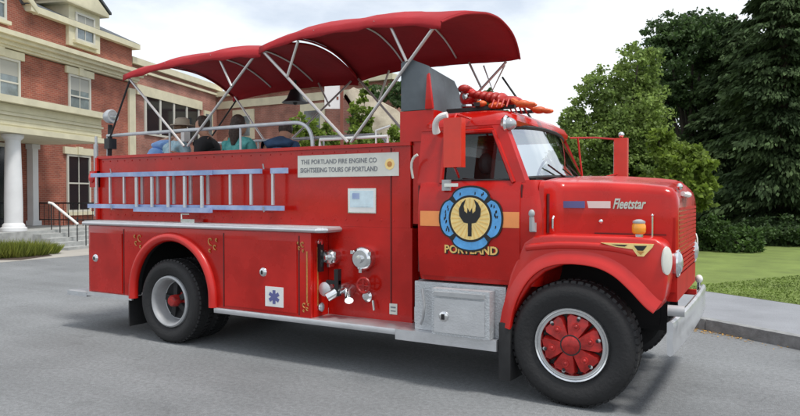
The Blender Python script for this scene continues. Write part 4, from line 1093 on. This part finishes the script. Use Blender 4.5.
# dormer
dm = L().m('trim').box(3.55, 5.5, -.12, 2.5, 8.15, 9.9, .01).obj('dormer', bd)
L().m('trim').prism([(3.2, 9.83), (5.85, 9.83), (5.85, 9.98), (4.52, 10.85), (3.2, 9.98)], 'y', -.35, 2.4, .02).obj('pediment', dm)
L().m('slate').prism([(3.1, 10.0), (4.52, 10.92), (5.95, 10.0), (5.95, 10.1), (4.52, 11.05), (3.1, 10.1)], 'y', -.4, 2.6).obj('dormer_roof', dm)
def window(x0, x1, z0, z1, lint=True, y=0, paint='pane', parent=None, name='window', nx=2, nz=2):
    parent = parent or bd
    f = L().m('wfr'); t = .09
    f.box(x0, x0+t, y-.07, y+.05, z0, z1).box(x1-t, x1, y-.07, y+.05, z0, z1).box(x0+t, x1-t, y-.07, y+.05, z1-t, z1).box(x0+t, x1-t, y-.07, y+.05, z0, z0+t)
    f.box(x0+t, x1-t, y-.05, y+.05, (z0+z1)/2-.03, (z0+z1)/2+.03)
    for k in range(1, nx): xx = x0+(x1-x0)*k/nx; f.box(xx-.015, xx+.015, y-.045, y+.05, z0+t, z1-t)
    w = f.obj(name, parent)
    L().m(paint).box(x0+t, x1-t, y-.02, y-.005, z0+t, z1-t).obj('pane', w)
    if paint == 'pane': L().m('blind').box(x0+t+.004, x1-t-.004, y-.026, y-.022, z1-t-(z1-z0)*(.30+.16*abs(math.sin(x0*7))), z1-t-.004).obj('blind', w)
    if lint:
        L().m('trim').box(x0-.18, x1+.18, y-.10, y+.02, z1+.004, z1+.30, .01).box((x0+x1)/2-.14, (x0+x1)/2+.14, y-.15, y+.02, z1+.008, z1+.34, .01).obj('lintel', w)
    L().m('trim').box(x0-.12, x1+.12, y-.16, y+.02, z0-.14, z0-.004, .01).obj('sill', w)
window(3.90, 5.10, 8.42, 9.62, False, -.125, parent=bd)
window(-.9, 1.0, 5.15, 6.95); window(3.60, 4.95, 5.15, 6.95)
window(-.95, .38, 8.3, 9.6)
window(3.45, 4.9, 1.1, 3.55, paint='darkpane')
# stone belt and base
L().m('stone').box(-9, S1, -.06, .0, 0, .55, .01).obj('base_course', bd)
# porch
PD = 3.0
po = L().m('clap').box(-8, 1.75, -PD, -.02, 3.9, 4.72, .01).obj('porch', bd)
b = L().m('trim')
b.box(-8, 1.85, -PD-.12, -.02, 3.80, 3.98, .015).box(-8, 1.95, -PD-.25, -.02, 4.73, 4.95, .03).box(-8, 1.80, -PD-.06, -.02, 4.35, 4.42, .01)
for k in range(4): b.box(-8, 1.775, -PD-.02, -PD+.02, 4.05+k*.14, 4.06+k*.14)
b.obj('entablature', po)
b = L().m('stone').box(-8, 1.9, -PD-.15, -.07, 0, .62, .01)
b.obj('porch_floor', po)
b = L().m('stone')
for k in range(4): b.box(-1.9, 3.2, -PD-.15-.34*(k+1), -PD-.152-.34*k if k else -PD-.152, 0, .62-.14*(k+1)+.04, .01)
b.obj('stairs', po)
def column(x, y, r=.27):
    L().m('column').lathe([(r*1.45, .63), (r*1.45, .74), (r*1.25, .76), (r*1.2, .84), (r, .9), (r, 1.6), (r*.93, 2.6), (r*.84, 3.55), (r*.86, 3.6), (r*1.15, 3.68), (r*1.2, 3.70), (r*1.2, 3.79)], (x, y, 0), 'z', 24).obj('column', po)
column(-2.15, -PD+.35); column(-6.5, -PD+.35)
L().m('column').box(1.30, 1.58, -.30, -.03, .63, 3.79, .01).box(1.22, 1.66, -.36, -.03, .63, .82, .01).box(1.24, 1.64, -.34, -.03, 3.6, 3.79, .01).obj('column', po)
# door behind the porch
dr = L().m('darkpane').box(-2.6, .3, -.05, .0, .63, 3.6).obj('entrance_door', bd)
L().m('wfr').box(-2.75, -2.6, -.09, 0, .63, 3.7).box(.3, .45, -.09, 0, .63, 3.7).box(-2.6, .3, -.09, 0, 3.6, 3.75).box(-1.2, -1.1, -.08, 0, .63, 3.6).obj('door_frame', dr)
# handrails
for x in (-1.0, 2.2):
    b = L().m('white').tube([(x, -PD, 1.55), (x, -PD-.15, 1.52), (x, -PD-1.15, .82)], .045, 8)
    b.m('iron')
    for k in range(5): yy = -PD-.1-.34*k; b.tube([(x, yy, .62-.13*k), (x, yy, 1.53-.16*k)], .018, 6)
    b.obj('handrail', po)
b = L().m('iron')
b.tube([(1.85, -PD, 1.5), (1.85, -.1, 1.5)], .03, 6).tube([(1.85, -PD, .85), (1.85, -.1, .85)], .02, 6)
for k in range(14): b.tube([(1.85, -PD+.05+k*.22, .62), (1.85, -PD+.05+k*.22, 1.5)], .012, 5)
b.obj('porch_railing', po)

# brick wing in line with it
wg = thing('brick_wing', (-23.27, 8.16, 0), 'lower brick wing with a strip of dark windows, behind the canopy rear end', 'building', None, BR)
b = L().m('brick2').box(S1+.08, 17.2, .25, 9, 0, 8.3); b.obj('wall', wg)
L().m('trim').box(S1+.08, 17.2, .05, .5, 8.3, 8.62, .02).box(S1+.08, 17.2, .12, .4, 7.98, 8.1, .01).obj('parapet', wg)
L().m('trim').box(8.6, 14.9, .14, .26, 6.85, 7.35, .01).obj('lintel', wg)
f = L().m('wfr')
xs = [9.35, 10.65, 11.95, 13.25, 14.55]
for x in xs: f.box(x-.07, x+.07, .17, .26, 5.0, 6.85)
f.box(9.28, 14.62, .17, .26, 4.9, 5.0)
ww = f.obj('window', wg)
for a, c in zip(xs, xs[1:]): L().m('darkpane').box(a+.075, c-.075, .215, .245, 5.0, 6.85).obj('pane', ww)
f = L().m('trim').box(15.2, 16.2, .18, .26, 5.0, 6.9).obj('window', wg); L().m('pane').box(15.35, 16.05, .16, .178, 5.2, 6.7).obj('pane', f)

# brick block facing the road
bk = thing('brick_block', (-28.1, 24.27, 0), 'brown brick building facing the road, seen under the canopy behind the passengers', 'building', None, 0)
L().m('brick2').box(-3, 12.3, 0, 8, 0, 7.9).obj('wall', bk)
L().m('trim').box(-3, 12.4, -.25, .3, 7.9, 8.2, .02).box(-3, 12.3, -.08, -.003, 7.15, 7.6, .01).obj('parapet', bk)
for x0 in (1.0, 6.2):
    f = L().m('trim').box(x0, x0+1.7, -.09, -.003, 5.2, 7.0, .01).obj('window', bk); L().m('pane').box(x0+.3, x0+1.4, -.11, -.092, 5.4, 6.6).obj('pane', f)
# low house with beige roof among green plants
lh = thing('roofed_shelter', bearing(374, 24), 'low shelter with a sloping beige shingled roof among plants behind the truck', 'shelter', None, YAW-R(8))
L().m('brick2').box(-1.2, 1.0, 0, 2.5, 0, 3.3).obj('wall', lh)
L().m('beige').prism([(-1.0, 5.55), (-.7, 5.75), (.9, 4.9), (1.05, 4.0), (.75, 3.3), (.25, 3.55)], 'y', -.35, 2.9, .03).obj('roof', lh)
L().m('post').prism([(-1.0, 5.5), (-1.05, 5.4), (.2, 3.5), (.7, 3.28), (.72, 3.2), (.1, 3.38)], 'y', -.33, 2.85, .01).obj('raking_board', lh)
tree('climbing_plant', bearing(362, 21), 3.4, rb([((0, 0, 4.4), (.35, .5, .55)), ((-.1, 0, 3.5), (.5, .5, .5)), ((.6, 0, 3.3), (.5, .5, .4)), ((-.5, 0, 2.9), (.5, .5, .4)), ((.9, 0, 2.9), (.4, .5, .4)), ((.1, 0, 5.1), (.14, .2, .3)), ((1.1, 0, 3.5), (.5, .5, .5))]), 7000, .12, 'lime', 'leafy green plant rising in front of the beige roof', 'plant', None, 31, .05)
tree('garden_shrub', bearing(318, 23), 2.9, rb([((0, 0, 3.7), (.9, .7, .6)), ((-.5, 0, 4.2), (.6, .5, .45)), ((.9, 0, 3.4), (.8, .6, .6)), ((1.5, 0, 3.2), (.7, .6, .6))]), 7000, .12, 'lime', 'yellow-green bushy plant beside the white notice board', 'plant', None, 32, .06)
tree('dark_tree', bearing(392, 33), 4, rb([((0, 0, 6.4), (1.5, 1.4, 1.1)), ((-1.0, 0, 5.6), (1.1, 1, 1)), ((1.4, 0, 5.5), (1.2, 1, 1.2))]), 5500, .2, 'oak', 'dark green tree behind the beige roof and the grey windscreen', 'tree', None, 33, .18)
tree('distant_tree', bearing(475, 34), 4, rb([((0, 0, 6.2), (1.5, 1.4, 1.0)), ((1.5, 0, 5.4), (1.0, 1, 1.1)), ((-1.4, 0, 5.4), (1.2, 1, 1))]), 5000, .2, 'oak', 'dark tree top showing just above the red beacon', 'tree', None, 34, .18)
# notice board on a post
sb = thing('notice_board', bearing(342, 12.5), 'white notice board fixed to a brown post behind the truck', 'sign', None, YAW)
L().m('post').box(-.03, .03, -.03, .03, 0, 4.0, .01).obj('post', sb)
pn = L().m('white').box(-.33, -.032, -.02, .0, 3.45, 3.97, .005).obj('board', sb)
L().m('post').box(-.10, -.06, -.025, -.0205, 3.62, 3.68).obj('board_mark', pn)

# ornamental grasses by the porch
def clump(px, d, h, sp, n, label, seed):
    r = random.Random(seed); x, y, _ = bearing(px, d); its = []
    for k in range(n):
        a = r.uniform(0, 2*PI); q = r.random()**.5*sp; p = Vector((x+q*math.cos(a), y+q*math.sin(a), .0)); hh = h*r.uniform(.6, 1.1)*(1-.3*q/sp)
        aa = Vector((math.cos(a)*r.uniform(0, .3), math.sin(a)*r.uniform(0, .3), hh)); its.append((p, aa, Vector((r.uniform(-1, 1), r.uniform(-1, 1), 0)).normalized()*.014))
    tag(cards('ornamental_grass', its, 'hay', (x, y, 0)), label, 'plant', 'grass clumps below the porch')
clump(-8, 18.6, .62, .5, 900, 'yellow-green grass clump cut by the left picture edge', 1)
clump(12, 18.9, .58, .5, 900, 'yellow-green grass clump in front of the thick white column', 2)
clump(30, 19.4, .55, .45, 900, 'yellow-green grass clump between the thick column and the steps', 3)
clump(45, 19.9, .42, .35, 600, 'low grass clump at the foot of the grey steps', 4)
sheet('planting_bed', [bearing(-40, 17.9)[:2], bearing(20, 18.0)[:2], bearing(52, 19.3)[:2], bearing(40, 20.6)[:2], bearing(-40, 20.6)[:2]], .009, 'mulch')

# ================================================================== LIGHT, SKY, CAMERA
w = bpy.data.worlds.new('World'); sc.world = w; w.use_nodes = True
n = w.node_tree.nodes; l = w.node_tree.links; bg = n['Background']
SUN_DIR = Vector((.40, -.08, .88)).normalized()
el = math.asin(SUN_DIR.z)
sky = n.new('ShaderNodeTexSky'); sky.sky_type = 'NISHITA'; sky.sun_disc = False; sky.sun_elevation = el
sky.sun_rotation = math.atan2(SUN_DIR.x, SUN_DIR.y)
tc = n.new('ShaderNodeTexCoord'); mp = n.new('ShaderNodeMapping'); mp.inputs['Scale'].default_value = (1, 1, 2.6)
ns = n.new('ShaderNodeTexNoise'); ns.inputs['Scale'].default_value = 2.1; ns.inputs['Detail'].default_value = 9; ns.inputs['Roughness'].default_value = .55
rp = n.new('ShaderNodeValToRGB'); rp.color_ramp.elements[0].position = .40; rp.color_ramp.elements[1].position = .60
rp.color_ramp.elements[0].color = (.5, .5, .5, 1); rp.color_ramp.elements[1].color = (1, 1, 1, 1)
mx = n.new('ShaderNodeMix'); mx.data_type = 'RGBA'
mx.inputs[7].default_value = (9.2, 9.6, 10.0, 1)
l.new(tc.outputs['Generated'], mp.inputs[0]); l.new(mp.outputs[0], ns.inputs['Vector']); l.new(ns.outputs['Fac'], rp.inputs['Fac'])
l.new(rp.outputs['Color'], mx.inputs[0]); l.new(sky.outputs[0], mx.inputs[6]); l.new(mx.outputs[2], bg.inputs[0]); bg.inputs[1].default_value = .1
sl = bpy.data.lights.new('sun', 'SUN'); sl.energy = 2.4; sl.angle = R(10); sl.color = (1, .96, .9)
so = bpy.data.objects.new('sun', sl); C.objects.link(so); so.rotation_euler = (-SUN_DIR).to_track_quat('-Z', 'Y').to_euler(); so.location = (0, 0, 30)
cam = bpy.data.cameras.new('camera'); co = bpy.data.objects.new('camera', cam); C.objects.link(co)
cam.lens = 36*650/800; cam.sensor_width = 36; cam.clip_end = 2000; cam.clip_start = .05
co.location = (CX, CY, 1.78)
co.rotation_euler = (R(90)-math.atan(12/650), 0, YAW)
sc.camera = co
vs_ = sc.view_settings; vs_.view_transform = 'Standard'; vs_.look = 'None'; vs_.gamma = 1; vs_.exposure = .36; vs_.use_curve_mapping = False
sc.render.resolution_x = 1024; sc.render.resolution_y = 532
